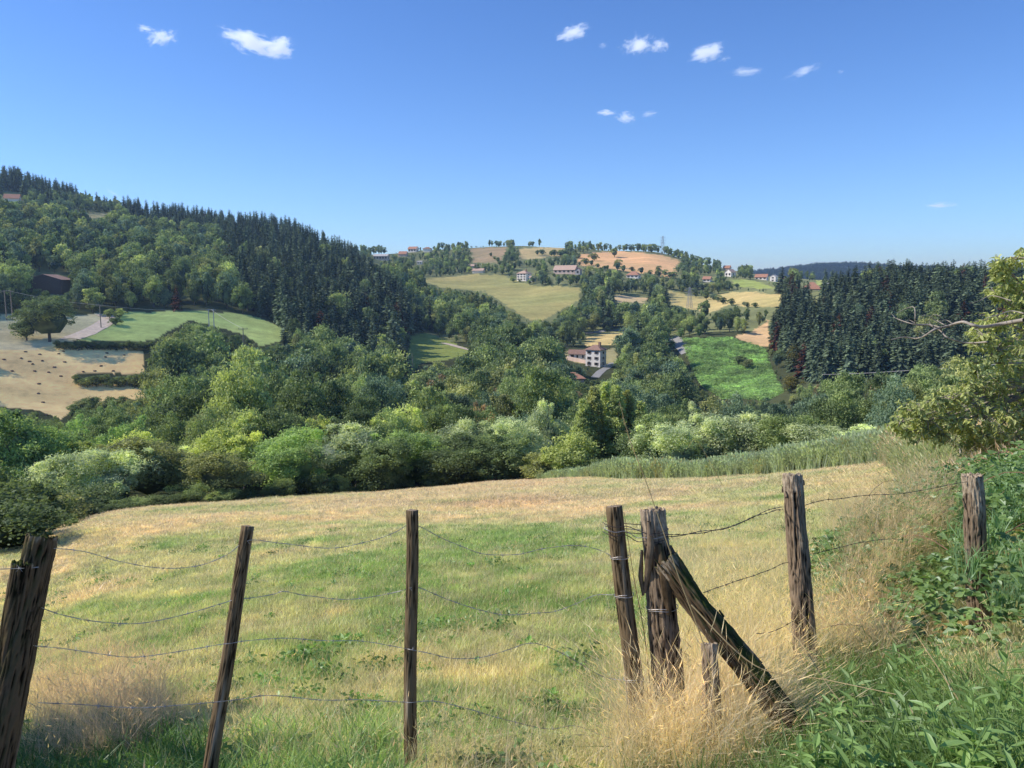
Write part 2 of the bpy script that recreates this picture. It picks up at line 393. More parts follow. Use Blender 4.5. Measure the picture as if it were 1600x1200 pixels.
def ground_mat():
    m, t, out = newmat('ground'); L = t.links
    a = N(t, 'ShaderNodeAttribute', attribute_type='GEOMETRY', attribute_name='gcol')
    geo = N(t, 'ShaderNodeNewGeometry')
    n1 = N(t, 'ShaderNodeTexNoise'); n1.inputs['Scale'].default_value = 6; n1.inputs['Detail'].default_value = 6
    n2 = N(t, 'ShaderNodeTexNoise'); n2.inputs['Scale'].default_value = .35; n2.inputs['Detail'].default_value = 8; n2.inputs['Roughness'].default_value = .7
    for n in (n1, n2): L.new(geo.outputs['Position'], n.inputs['Vector'])
    v = mathn(t, 'ADD', mathn(t, 'MULTIPLY', n1.outputs['Fac'], .7), mathn(t, 'MULTIPLY', n2.outputs['Fac'], .9))
    v = mathn(t, 'ADD', v, .2)
    comb = N(t, 'ShaderNodeCombineColor')
    for i in range(3): L.new(v, comb.inputs[i])
    mul = N(t, 'ShaderNodeMix', data_type='RGBA', blend_type='MULTIPLY'); mul.inputs[0].default_value = 1
    L.new(a.outputs['Color'], mul.inputs[6]); L.new(comb.outputs[0], mul.inputs[7])
    d = N(t, 'ShaderNodeBsdfDiffuse'); L.new(mul.outputs[2], d.inputs[0]); d.inputs['Roughness'].default_value = 1
    bp = N(t, 'ShaderNodeBump'); bp.inputs['Strength'].default_value = .6; bp.inputs['Distance'].default_value = .25
    L.new(n2.outputs['Fac'], bp.inputs['Height']); L.new(bp.outputs[0], d.inputs['Normal'])
    L.new(d.outputs[0], out.inputs[0]); return m
M['ground'] = ground_mat()

# ------------------------------------------------------------------ the ground sheet
def build_ground():
    azs = np.concatenate([np.arange(-180, -40, 3.0), np.arange(-40, 40, 0.095), np.arange(40, 180, 3.0)])
    azs = np.radians(azs)
    rs = np.concatenate([np.geomspace(.25, 60, 170)[:-1], np.geomspace(60, 1000, 400)[:-1], np.geomspace(1000, 9000, 60)])
    A, Rr = np.meshgrid(azs, rs, indexing='ij'); X = (Rr * np.sin(A)).ravel(); Y = (Rr * np.cos(A)).ravel()
    Z = np.empty_like(X); C = np.empty((len(X), 3))
    for s in range(0, len(X), 60000):
        e = s + 60000; Z[s:e] = H(X[s:e], Y[s:e]); C[s:e] = ground_col(X[s:e], Y[s:e], Z[s:e])
    na, nr = len(azs), len(rs)
    i, j = np.meshgrid(np.arange(na), np.arange(nr - 1), indexing='ij'); i2 = (i + 1) % na
    f = np.stack([i * nr + j, i * nr + j + 1, i2 * nr + j + 1, i2 * nr + j], -1).reshape(-1, 4)[:, ::-1]
    V = np.stack([X, Y, Z], 1); V = np.vstack([V, [[0, 0, -1.62]]]); C = np.vstack([C, C[:1]])
    k = np.arange(na); tri = np.stack([np.full(na, len(V) - 1), k * nr, ((k + 1) % na) * nr], 1)[:, ::-1]
    o = link('ground', npmesh('ground', V, [f, tri], M['ground'], smooth=True, attrs={'gcol': C}))
    tag(o, kind='structure')
build_ground()

def ribbon(name, pts_px, width, mat, lift=.12, label=None):
    P = [hit(x, y) for x, y in pts_px]
    Q = []
    for a, b in zip(P[:-1], P[1:]):
        n = max(2, int((b - a).length / 1.5))
        for k in range(n): Q.append(a.lerp(b, k / n))
    Q.append(P[-1])
    Q = [Vector((q.x, q.y, 0)) for q in Q]
    for _ in range(6): Q = [Q[0]] + [(Q[i - 1] + Q[i] * 2 + Q[i + 1]) / 4 for i in range(1, len(Q) - 1)] + [Q[-1]]
    V, Fc = [], []; nw = 4
    for i, q in enumerate(Q):
        d = (Q[min(i + 1, len(Q) - 1)] - Q[max(i - 1, 0)]).normalized(); nrm = Vector((-d.y, d.x, 0))
        zs = []
        for k in range(nw + 1):
            p = q + nrm * width * (k / nw - .5) * (1 + .12 * (vnoise(i * .3, k, 5) - .5)); V.append((p.x, p.y, Hs(p.x, p.y) + lift))
    for i in range(len(Q) - 1):
        for k in range(nw): a = i * (nw + 1) + k; Fc.append((a, a + 1, a + nw + 2, a + nw + 1))
    o = link(name, npmesh(name, V, [Fc], mat, smooth=True)); tag(o, kind='structure'); return o
ribbon('farm_track', [(112, 529), (135, 521), (160, 508), (172, 500), (170, 495), (160, 491)], 6, M['gravel'])
ribbon('farm_track', [(95, 531), (120, 523), (150, 512)], 1.6, M['gravel'])
ribbon('lane', [(1052, 528), (1060, 536), (1070, 545), (1074, 551)], 5.5, M['asphalt'])
ribbon('lane', [(916, 521), (950, 516), (985, 517), (1000, 523)], 4, M['asphalt'])
ribbon('lane', [(930, 590), (940, 580), (950, 573), (958, 567)], 3.2, M['asphalt'])
ribbon('footpath', [(690, 536), (712, 541), (735, 547)], 3, M['gravel'])

# ------------------------------------------------------------------ plants: mesh makers
def frames(D, Nn):
    D = D / np.linalg.norm(D, axis=1, keepdims=True)
    S = np.cross(D, Nn); S /= np.maximum(np.linalg.norm(S, axis=1, keepdims=True), 1e-6)
    N2 = np.cross(S, D); return D, S, N2

def leaves_geo(P, D, Nn, L, W, fold=.25, droop=0.0):
    """folded leaves, six points each. returns V, quads"""
    D, S, N2 = frames(D, Nn); L = np.broadcast_to(np.asarray(L, float), (len(P),))[:, None]; W = np.broadcast_to(np.asarray(W, float), (len(P),))[:, None]
    b = P; tip = P + D * L - np.array([0, 0, 1]) * droop * L
    l1 = P + D * L * .28 + S * W * .5 + N2 * W * fold; r1 = P + D * L * .28 - S * W * .5 + N2 * W * fold
    l2 = P + D * L * .66 + S * W * .40 + N2 * W * fold - np.array([0, 0, 1]) * droop * L * .4; r2 = P + D * L * .66 - S * W * .40 + N2 * W * fold - np.array([0, 0, 1]) * droop * L * .4
    V = np.stack([b, r1, r2, tip, l2, l1], 1).reshape(-1, 3)
    i = np.arange(len(P))[:, None] * 6
    return V, np.vstack([i + [0, 1, 2, 3], i + [3, 4, 5, 0]])

def diamonds(P, D, Nn, L, W):
    D, S, _ = frames(D, Nn); L = np.asarray(L, float).reshape(-1, 1); W = np.asarray(W, float).reshape(-1, 1)
    V = np.stack([P - D * L * .5, P - S * W * .5, P + D * L * .5, P + S * W * .5], 1).reshape(-1, 3)
    return V, np.arange(len(P))[:, None] * 4 + np.array([0, 1, 2, 3])

def rdir(n, g): v = g.normal(size=(n, 3)); return v / np.linalg.norm(v, axis=1, keepdims=True)

def tube_geo(pts, radii, segs=6, cap=True):
    pts = [Vector(p) for p in pts]; V, Fq = [], []; n = len(pts)
    up = Vector((0, 0, 1))
    d0 = (pts[1] - pts[0]).normalized(); s = d0.orthogonal().normalized()
    for i, p in enumerate(pts):
        d = (pts[min(i + 1, n - 1)] - pts[max(i - 1, 0)])
        d = d.normalized() if d.length > 1e-9 else d0
        s = (s - d * s.dot(d)); s = s.normalized() if s.length > 1e-6 else d.orthogonal().normalized()
        b = d.cross(s)
        for k in range(segs):
            a = 2 * math.pi * k / segs; q = p + (s * math.cos(a) + b * math.sin(a)) * radii[i]; V.append(tuple(q))
    for i in range(n - 1):
        for k in range(segs):
            a = i * segs + k; b_ = i * segs + (k + 1) % segs; Fq.append((a, b_, b_ + segs, a + segs))
    return np.array(V), np.array(Fq)

class Geo:
    def __init__(s): s.V = []; s.F = {}; s.n = 0; s.T = []; s.M = {}
    def add(s, V, Fc, tint=.5, m=0):
        V = np.asarray(V, float).reshape(-1, 3); Fc = np.asarray(Fc, int)
        if not len(V): return
        s.V.append(V); s.F.setdefault(Fc.shape[1], []).append(Fc + s.n); s.M.setdefault(Fc.shape[1], []).append(np.full(len(Fc), m))
        s.T.append(np.broadcast_to(np.asarray(tint, float), (len(V),)).copy()); s.n += len(V)
    def tube(s, pts, radii, segs=6, tint=.5, m=0): V, Fq = tube_geo(pts, radii, segs); s.add(V, Fq, tint, m)
    def mesh(s, name, mats, smooth=False, attrs=None):
        ks = list(s.F); fs = [np.vstack(s.F[k]) for k in ks]; mi = np.concatenate([np.concatenate(s.M[k]) for k in ks])
        return npmesh(name, np.vstack(s.V), fs, mats, np.concatenate(s.T), mi, smooth, attrs)

def crown_geo(g, seed, Hh=12., W=9., base=.12, nl=3500, leaf=.55, nclump=42, rough=.3, core=True, asp=.62, top=.5, up=.05, droop=0, narrow=0.0):
    q = np.random.default_rng(seed)
    zc = Hh * (base + (1 - base) * top); rz = Hh * (1 - base) * .5; rx = W / 2
    nlob = int(q.integers(4, 7)) if not narrow else 1
    LC, LR = [], []
    for j in range(nlob):
        if j == 0 and narrow: LC.append((0, 0, zc)); LR.append((rx, rx, rz)); continue
        a = j * 2.4 + q.uniform(-.5, .5); hgt = [.30, .20, .62, .05, .45, -.1][j % 6] + q.uniform(-.12, .12); off = [.10, .52, .30, .55, .48, .5][j % 6] * q.uniform(.8, 1.15)
        LC.append((math.cos(a) * rx * off, math.sin(a) * rx * off, zc + rz * (hgt - .12))); k_ = q.uniform(.44, .62) * (1.15 if j == 0 else .9); LR.append((rx * k_, rx * k_, rz * k_ * .95))
    LC.append((0, 0, zc - rz * .30)); LR.append((rx * .82, rx * .82, rz * .62)) if not narrow else LC.pop()
    LC, LR = np.array(LC), np.array(LR); nlb = len(LC); lobe_t = q.normal(0, .07, nlb)
    i = np.arange(nclump) + .5; lb = (np.arange(nclump) % nlb)
    d = rdir(nclump, q); d[:, 2] = np.abs(d[:, 2]) * np.where(q.random(nclump) < .8, 1, -.6)
    if narrow: ph = np.arccos(1 - 2 * i / nclump * .92); th = math.pi * (1 + 5 ** .5) * i; d = np.stack([np.cos(th) * np.sin(ph), np.sin(th) * np.sin(ph), np.cos(ph)], 1)
    C = LC[lb] + d * LR[lb] * .80 * (1 + rough * .35 * (q.random(nclump) - .5))[:, None]
    C[:, 2] = np.maximum(C[:, 2], Hh * .04)
    if narrow: s = np.maximum(.08, 1 - narrow * np.clip((C[:, 2] / Hh - .3), 0, 1)); C[:, :2] *= s[:, None]
    C[:, 2] *= (Hh * .86) / C[:, 2].max()
    sh = q.random(nclump) < .22; C[sh] = (C[sh] - [0, 0, zc * .6]) * np.array([1.16, 1.16, 1.14]) + [0, 0, zc * .6]; crs = np.where(sh, .5, 1.0)
    cr = crs * q.uniform(.13, .27, nclump) * W * (.68 if nclump > 60 else .95)
    ctint = q.normal(0, .15, nclump) + lobe_t[lb]
    k = q.integers(0, nclump, nl); dd = rdir(nl, q); dd[:, 2] = np.abs(dd[:, 2]) * np.where(q.random(nl) < .75, 1, -1)
    outw = d[k]; dd = dd + outw * .5; dd /= np.linalg.norm(dd, axis=1, keepdims=True)
    stray = np.where(q.random(nl) < .10, q.uniform(1.1, 1.45, nl), q.uniform(.6, 1.08, nl))
    P = C[k] + dd * (cr[k] * stray)[:, None] * np.array([1, 1, .85])
    P[:, 2] = np.maximum(P[:, 2], .02)
    nrm = dd * .8 + rdir(nl, q) * .75 + np.array([0, 0, up])
    D = rdir(nl, q) * .8 + dd * .4 + np.array([0, 0, -droop])
    L = leaf * q.uniform(.6, 1.3, nl)
    V, Fq = diamonds(P, D, nrm, L, L * asp)
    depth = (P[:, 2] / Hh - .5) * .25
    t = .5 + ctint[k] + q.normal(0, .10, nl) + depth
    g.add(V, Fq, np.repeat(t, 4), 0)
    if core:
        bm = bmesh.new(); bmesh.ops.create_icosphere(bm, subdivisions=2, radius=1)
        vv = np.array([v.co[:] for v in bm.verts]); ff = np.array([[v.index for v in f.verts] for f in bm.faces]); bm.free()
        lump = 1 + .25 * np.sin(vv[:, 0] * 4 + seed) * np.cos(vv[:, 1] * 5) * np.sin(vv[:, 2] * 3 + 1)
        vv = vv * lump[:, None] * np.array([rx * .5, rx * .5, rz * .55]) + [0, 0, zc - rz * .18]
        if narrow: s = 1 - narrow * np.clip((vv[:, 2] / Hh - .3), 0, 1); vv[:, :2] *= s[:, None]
        g.add(vv, ff, .05, 0)  # dark core added behind the leaves; shade of the gaps put into its tint

def trunk_geo(g, seed, Hh, W, r0=.22, m=1, limbs=6):
    q = np.random.default_rng(seed + 99)
    g.tube([(0, 0, -.6), (0.05, 0, Hh * .2), (q.normal(0, .15), q.normal(0, .15), Hh * .5), (q.normal(0, .2), 0, Hh * .85)], [r0 * 1.2, r0, r0 * .6, r0 * .12], 7, .4, m)
    for i in range(limbs):
        a = q.uniform(0, 6.28); z0 = Hh * q.uniform(.12, .5); l = W * q.uniform(.25, .42)
        g.tube([(0, 0, z0), (math.cos(a) * l * .5, math.sin(a) * l * .5, z0 + l * .5), (math.cos(a) * l, math.sin(a) * l, z0 + l * .95)], [r0 * .5, r0 * .3, r0 * .08], 5, .4, m)

def broad_single(seed, **kw):
    g = Geo(); crown_geo(g, seed, **kw); trunk_geo(g, seed, kw.get('Hh', 12.), kw.get('W', 9.), limbs=3)
    return g.mesh('tree_mesh', [M['leaf'], M['bark']])
def crown_mesh(seed, mat='near_leaf', **kw):
    g = Geo(); crown_geo(g, seed, **kw); return g.mesh('crown_mesh', [M[mat]])
def trunk_mesh(seed, Hh, W):
    g = Geo(); trunk_geo(g, seed, Hh, W, m=0); return g.mesh('trunk_mesh', [M['bark']], smooth=True)

def conifer_mesh(seed, Hh=16., W=5.4, nw=24, per=10):
    q = np.random.default_rng(seed); g = Geo(); P = []; D = []; Nn = []; L = []; Wd = []; T = []
    for w in range(nw):
        f = w / (nw - 1); z = Hh * (.06 + .91 * f); rad = W / 2 * (1 - f) ** .65 * (.7 + .55 * q.random()) + .18
        for b in range(max(4, int(per * (1 - f * .5)))):
            a = q.uniform(0, 6.283); rr = rad * q.uniform(.7, 1.15); dr = np.array([math.cos(a), math.sin(a), -.25 + .5 * f])
            bt = q.normal(0, .13)
            for s in (.45, .8, 1.0):
                P.append(np.array([0, 0, z]) + dr * rr * s * .8 + q.normal(0, .08, 3)); D.append(dr + np.array([0, 0, -.25]) + q.normal(0, .2, 3))
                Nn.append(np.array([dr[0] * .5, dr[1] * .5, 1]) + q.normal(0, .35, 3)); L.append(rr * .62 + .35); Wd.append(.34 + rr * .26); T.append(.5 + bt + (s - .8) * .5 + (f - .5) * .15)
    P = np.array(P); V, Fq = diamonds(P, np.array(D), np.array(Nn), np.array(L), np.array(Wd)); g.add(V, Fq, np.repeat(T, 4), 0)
    # dark inner cone for the packed inner twigs, their shade put into the tint
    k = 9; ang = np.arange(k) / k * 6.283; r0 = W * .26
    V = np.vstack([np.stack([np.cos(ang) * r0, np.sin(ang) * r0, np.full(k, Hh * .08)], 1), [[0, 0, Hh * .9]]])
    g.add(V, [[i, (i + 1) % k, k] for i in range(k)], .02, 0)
    g.tube([(0, 0, -.8), (0, 0, Hh * .5), (0, 0, Hh * .99)], [.22, .13, .02], 5, .4, 1)
    return g.mesh('conifer_mesh', [M['needle'], M['bark']])

def copy_tree(src, loc, rz, scale, tcol=None, name=None):
    o = src.copy(); COL.objects.link(o)
    if name: o.name = name
    o.location = loc; o.rotation_euler = (0, 0, rz); o.scale = scale
    if tcol is not None: o['tcol'] = [float(v) for v in tcol]
    for ch in src.children:
        c = ch.copy(); COL.objects.link(c); c.parent = o
        if tcol is not None and 'crown' in c.name: c['tcol'] = [float(v) for v in tcol]
    return o

# ------------------------------------------------------------------ scattering stuff with geometry nodes
def scatter(name, P, rot, scale, idx, col, meshes, label=None, cat=None):
    P = np.asarray(P, np.float32); n = len(P)
    me = bpy.data.meshes.new(name + '_points'); me.vertices.add(n); me.vertices.foreach_set('co', P.ravel())
    def att(k, typ, key, v): a = me.attributes.new(k, typ, 'POINT'); a.data.foreach_set(key, np.ascontiguousarray(v, dtype=np.int32 if typ == 'INT' else np.float32).ravel())
    rot = np.asarray(rot)
    if rot.ndim == 1: rot = np.stack([rot * 0, rot * 0, rot], 1)
    scale = np.asarray(scale)
    if scale.ndim == 1: scale = np.stack([scale] * 3, 1)
    att('srot', 'FLOAT_VECTOR', 'vector', rot); att('sscale', 'FLOAT_VECTOR', 'vector', scale); att('sidx', 'INT', 'value', idx)
    att('tcol', 'FLOAT_COLOR', 'color', np.hstack([col, np.ones((n, 1))]))
    o = link(name, me)
    g = bpy.data.node_groups.new(name, 'GeometryNodeTree')
    g.interface.new_socket('Geometry', in_out='INPUT', socket_type='NodeSocketGeometry'); g.interface.new_socket('Geometry', in_out='OUTPUT', socket_type='NodeSocketGeometry')
    gi = g.nodes.new('NodeGroupInput'); go = g.nodes.new('NodeGroupOutput'); ip = g.nodes.new('GeometryNodeInstanceOnPoints')
    jn = g.nodes.new('GeometryNodeJoinGeometry')
    for mm in reversed(meshes):
        src = bpy.data.objects.new(name + '_source', mm)
        oi = g.nodes.new('GeometryNodeObjectInfo'); oi.inputs[0].default_value = src; oi.inputs['As Instance'].default_value = False
        g2i = g.nodes.new('GeometryNodeGeometryToInstance'); g.links.new(oi.outputs['Geometry'], g2i.inputs[0]); g.links.new(g2i.outputs[0], jn.inputs[0])
    g.links.new(gi.outputs[0], ip.inputs['Points']); g.links.new(jn.outputs[0], ip.inputs['Instance'])
    ip.inputs['Pick Instance'].default_value = True
    for k, typ, s in (('srot', 'FLOAT_VECTOR', 'Rotation'), ('sscale', 'FLOAT_VECTOR', 'Scale'), ('sidx', 'INT', 'Instance Index')):
        na = g.nodes.new('GeometryNodeInputNamedAttribute'); na.data_type = typ; na.inputs[0].default_value = k
        sock = [x for x in na.outputs if x.enabled and x.name == 'Attribute'][0]; g.links.new(sock, ip.inputs[s])
    g.links.new(ip.outputs[0], go.inputs[0])
    o.modifiers.new('scatter', 'NODES').node_group = g
    tag(o, label, cat, kind='stuff'); return o

# ------------------------------------------------------------------ the woods
PK = 1.85
PAL = {'dark': (.082, .118, .052), 'mid': (.125, .172, .072), 'light': (.20, .25, .10), 'yel': (.195, .24, .085), 'brown': (.21, .17, .10),
       'blue': (.085, .13, .085), 'silver': (.24, .295, .18), 'bright': (.155, .23, .085), 'olive': (.15, .175, .075)}
PAL = {k: tuple(np.array(v) * PK * (1.07, 1.0, .93)) for k, v in PAL.items()}
B_SEEDS = [broad_single(s, Hh=12., W=w, nl=3600, leaf=.62, nclump=n, rough=r_, base=b) for s, w, n, r_, b in
           ((1, 9.5, 40, .6, .04), (2, 8., 30, .6, .03), (3, 11., 46, .7, .05), (4, 9., 28, .7, .03), (5, 7.2, 30, .6, .04), (6, 10., 38, .8, .04))]
B_NEAR = [broad_single(s, Hh=12., W=w, nl=11000, leaf=.36, nclump=n, rough=.45, base=.05, asp=.5) for s, w, n in ((31, 9.5, 70), (32, 8., 60), (33, 10.5, 80))]
B_FAR = [broad_single(s, Hh=12., W=w, nl=1000, leaf=1.05, nclump=22, rough=.45, base=.05) for s, w in ((11, 9.5), (12, 8.), (13, 11.))]
C_SEEDS = [conifer_mesh(s, W=w, per=p) for s, w, p in ((21, 6.4, 11), (22, 7.6, 12), (23, 5.6, 10), (24, 7.0, 11))]

CONIF = [
 [(400, 350), (450, 356), (535, 390), (600, 450), (645, 500), (668, 560), (662, 625), (620, 612), (540, 590), (460, 545), (392, 490), (350, 440), (345, 385)],
 [(190, 300), (260, 322), (535, 385), (535, 415), (430, 385), (300, 362), (195, 345)],
 [(-100, 240), (60, 275), (120, 300), (120, 318), (-100, 300)],
 [(1203, 478), (1225, 462), (1260, 452), (1340, 446), (1800, 430), (1800, 604), (1500, 616), (1330, 614), (1262, 600), (1222, 570), (1202, 525)],
 [(762, 372), (800, 372), (800, 384), (762, 384)],
 [(475, 360), (540, 390), (520, 400), (470, 375)],
]
SPARSE = [([(560, 385), (760, 380), (760, 440), (680, 440), (600, 430)], 1.0), ([(1080, 470), (1225, 470), (1210, 530), (1090, 530)], .35), ([(1120, 415), (1230, 425), (1280, 450), (1200, 470), (1100, 455)], 1.0),
          ([(800, 405), (905, 405), (1060, 430), (1150, 450), (1100, 470), (960, 462), (905, 450), (800, 440)], 1.0), ([(1060, 600), (1260, 600), (1400, 640), (1400, 690), (1050, 690)], .8),
          ([(-50, 440), (110, 440), (110, 482), (-50, 482)], .7), ([(800, 540), (900, 545), (965, 560), (960, 600), (900, 600), (800, 580)], .25), ([(640, 560), (740, 555), (760, 600), (640, 620)], .3)]
CLEAR = [[(x0, y0), (x1, y0), (x1, y1), (x0, y1)] for x0, x1, y0, y1 in ((638, 655, 386, 395), (622, 638, 394, 402), (582, 610, 398, 408), (605, 618, 390, 397), (660, 676, 386, 394), (650, 661, 407, 415), (738, 758, 420, 428), (1128, 1144, 415, 424))] + [[(884, 548), (910, 540), (915, 534), (945, 533), (950, 545), (966, 560), (960, 572), (945, 590), (925, 588), (925, 572), (884, 564)], [(805, 420), (835, 420), (835, 440), (805, 440)],
         [(56, 428), (104, 428), (106, 452), (56, 452)], [(1040, 525), (1085, 525), (1080, 552), (1060, 560)], [(1132, 418), (1152, 418), (1152, 430), (1132, 430)], [(110, 488), (175, 488), (175, 500), (110, 530)],
         [(1255, 440), (1282, 440), (1282, 452), (1255, 452)], [(733, 375), (760, 375), (760, 384), (733, 384)], [(1178, 426), (1218, 426), (1218, 440), (1178, 440)], [(806, 374), (824, 374), (824, 384), (806, 384)],
         [(856, 418), (910, 418), (910, 430), (856, 430)], [(975, 424), (1005, 424), (1005, 434), (975, 434)], [(4, 300), (34, 300), (34, 314), (4, 314)], [(1096, 430), (1114, 430), (1114, 442), (1096, 442)]]

# highest sight-line slope of the bare ground between the eye and any distance
HA = np.radians(np.arange(-42, 42.01, .25)); HR = np.geomspace(60, 3200, 260)
_a, _r = np.meshgrid(HA, HR, indexing='ij'); _e = (H((_r * np.sin(_a)).ravel(), (_r * np.cos(_a)).ravel()).reshape(_a.shape)) / _r
HMAX = np.maximum.accumulate(_e, axis=1)
def hidden_below(az, r_):
    i = np.clip(((az - HA[0]) / (HA[1] - HA[0])).round().astype(int), 0, len(HA) - 1)
    j = np.clip(np.searchsorted(HR, r_ * .97) - 1, 0, len(HR) - 1)
    return HMAX[i, j] * r_

def candidates():
    out = []
    g = np.random.default_rng(5)
    def grid(r0, r1, s, kind):
        xs = np.arange(-r1 * .75, r1 * .75, s); ys = np.arange(r0 * .7, r1, s); X, Y = np.meshgrid(xs, ys); X = X.ravel(); Y = Y.ravel()
        X = X + g.uniform(-.42, .42, len(X)) * s; Y = Y + g.uniform(-.42, .42, len(Y)) * s
        r_ = np.hypot(X, Y); az = np.arctan2(X, Y); k = (r_ > r0) & (r_ < r1) & (abs(az) < R(37.5))
        X, Y, r_, az = X[k], Y[k], r_[k], az[k]; Z = H(X, Y); px, py = proj(np.stack([X, Y, Z], 1))
        con = np.zeros(len(X), bool)
        for p in CONIF: con |= inpoly(px, py, p)
        mixw = g.random(len(X)) < .08; con2 = con & ~mixw; near_con = con2 | (~con & (g.random(len(X)) < .03) & ((r_ < 560) | (px < 560)))
        keep = near_con if kind == 'c' else ~con2
        dens = np.ones(len(X))
        for p, dv in SPARSE: dens = np.where(inpoly(px, py, p), dv, dens)
        if kind == 'c': dens = np.ones(len(X))
        keep &= g.random(len(X)) < dens
        for p in CLEAR: keep &= ~inpoly(px, py, p)
        if kind == 'c': hgt = 16 * (.55 + .65 * g.random(len(X)) ** .7) * (.8 + .4 * fbm(X / 25, Y / 25, 44, 2)) * np.where(r_ > 600, .9, 1) * np.where((px > 1180), .92, 1)
        else:
            hgt = 12 * g.uniform(.60, 1.25, len(X)) * np.where(r_ > 600, .66, 1) * np.where((r_ > 380) & (px > 640), .82, 1) * np.where((r_ < 340) & (r_ > 205) & (px > 225) & (px < 900), 1.25, 1)
            hgt *= np.where((px > 860) & (px < 1300) & (r_ < 300), .85, 1)
            hgt *= np.where(inpoly(px, py, [(1060, 600), (1260, 600), (1400, 640), (1400, 720), (1050, 720)]), .45, 1)
            hgt *= np.where((px < 240) & (r_ < 245) , .7, 1); hgt = np.where(r_ < 98, np.minimum(hgt, 9.5) * .85, hgt)
            hgt *= np.where(inpoly(px, py, SPARSE[6][0]), .5, 1)
        ycap = (1 if kind == 'b' else 0) * np.interp(px, [1040, 1090, 1250, 1400, 1600], [0, 604, 606, 596, 590]); front = (r_ < 292) & (px > 1040)
        hgt = np.where(front, np.minimum(hgt, np.maximum((py - ycap) / F * r_, 1.6)), hgt)
        best = np.zeros(len(X))
        for fac in ((1, .7) if kind == 'c' else (1, .65, .42, .27, .16)):
            hg = hgt * fac; wid = hg * (.34 if kind == 'c' else .8)
            bad = np.zeros(len(X), bool)
            for fr in (0, .3, .6, .93):
                for sx in (-.42, 0, .42):
                    if kind == 'c': sx = sx * (1 - fr)
                    dx = wid * sx * np.cos(az); dy = -wid * sx * np.sin(az)
                    qx, qy = proj(np.stack([X + dx, Y + dy, Z + hg * fr * 1.12], 1))
                    for k2, (poly, _) in FIELDS.items():
                        bad |= inpoly(qx, qy, poly)
                    for p in CLEAR: bad |= inpoly(qx, qy, p)
            best = np.where((best == 0) & ~bad, fac, best)
        keep &= best > 0; hgt = hgt * np.where(best > 0, best, 1); wid = hgt * (.34 if kind == 'c' else .8)
        vis = Z + hgt * 1.0 > hidden_below(az, r_)
        keep &= vis
        for a in zip(X[keep], Y[keep], Z[keep], hgt[keep], wid[keep], px[keep], py[keep], r_[keep]): out.append((kind,) + a)
    grid(76, 98, 5.6, 'b'); grid(98, 260, 6.5, 'b'); grid(260, 430, 6.8, 'b'); grid(430, 980, 7.2, 'b')
    grid(262, 420, 5.2, 'c'); grid(420, 900, 5.8, 'c')
    return out
CAND = candidates()
# painter's pass, nearest first, to see which trees the place shows largest
CAND.sort(key=lambda t: t[8])
cov = np.zeros((600, 800), bool); vis = []
for t in CAND:
    kind, x, y, z, h, w, px, py, r_ = t
    cx, cy = px / 2, (py - F * h / r_ * .55) / 2; rx, ry = max(.6, F * w / r_ / 4), max(.6, F * h / r_ / 4 * .9)
    x0, x1, y0, y1 = int(max(0, cx - rx)), int(min(799, cx + rx)) + 1, int(max(0, cy - ry)), int(min(599, cy + ry)) + 1
    if x1 <= x0 or y1 <= y0: vis.append(0); continue
    # behind the hedge at the meadow's edge nothing shows below its top
    lim = int(660 / 2); y1v = min(y1, lim)
    v = (~cov[y0:y1v, x0:x1]).sum() if y1v > y0 else 0
    vis.append(int(v)); cov[y0:y1, x0:x1] = True

def pick_b(g, px, py, r_):
    u = g.random()
    if r_ > 430: pal = [('dark', .28), ('mid', .3), ('blue', .22), ('light', .12), ('olive', .10), ('brown', .003)]
    elif px < 230 and py > 600: pal = [('mid', .3), ('light', .27), ('yel', .07), ('bright', .15), ('dark', .21)]
    elif 380 < px < 600 and py < 560: pal = [('dark', .3), ('mid', .4), ('light', .2), ('olive', .1)]
    elif px > 640 and py > 560: pal = [('dark', .30), ('mid', .28), ('blue', .16), ('light', .12), ('olive', .11), ('brown', .01), ('silver', .02)]
    else: pal = [('dark', .36), ('mid', .32), ('blue', .14), ('light', .1), ('olive', .08), ('brown', .004)]
    s = 0
    for k, p in pal:
        s += p
        if u <= s: break
    c = np.array(PAL[k]) * g.uniform(.8, 1.25); return k, c

def wood_name(px, py, kind):
    if kind == 'c':
        if px > 1150: return 'dark conifer in the dense wood across the valley, beyond the dead branch', 'conifers of the wood beyond the dead branch'
        if py < 345 or (px < 540 and py < 395): return 'dark conifer on the skyline ridge above the farmed hillside', 'conifers along the skyline ridge'
        if 640 < px < 1150: return 'narrow dark conifer standing among leafy trees of the far valley side', 'lone conifers among the leafy trees'
        if px > 370: return 'dark conifer on the steep plantation slope above the round leafy trees', 'conifers of the steep plantation'
        return 'dark conifer scattered among leafy trees on the farmed hillside', 'conifers scattered on the farmed hillside'
    if px < 640:
        if py > 600: return 'leafy green tree in the valley below the stubble field', 'leafy trees in the valley below the stubble'
        if py > 498: return 'rounded dark leafy tree in the wood between stubble field and shaded glade', 'leafy trees between the stubble and the glade'
        return 'leafy tree on the wooded hillside above the mown green pasture', 'leafy trees on the hillside above the pasture'
    if px < 1060:
        if py > 590: return 'leafy tree on the valley floor below the white farmhouse', 'leafy trees below the farmhouse'
        if py > 480: return 'leafy tree in the wooded belt between farmhouse and open slope', 'leafy trees between the farmhouse and open slope'
        return 'small leafy tree among the houses of the hilltop village', 'leafy trees of the hilltop village'
    if py > 560: return 'leafy tree below the dark conifer wood and the bracken field', 'leafy trees below the bracken field'
    return 'small leafy tree on the hillside beyond the bracken field', 'leafy trees beyond the bracken field'

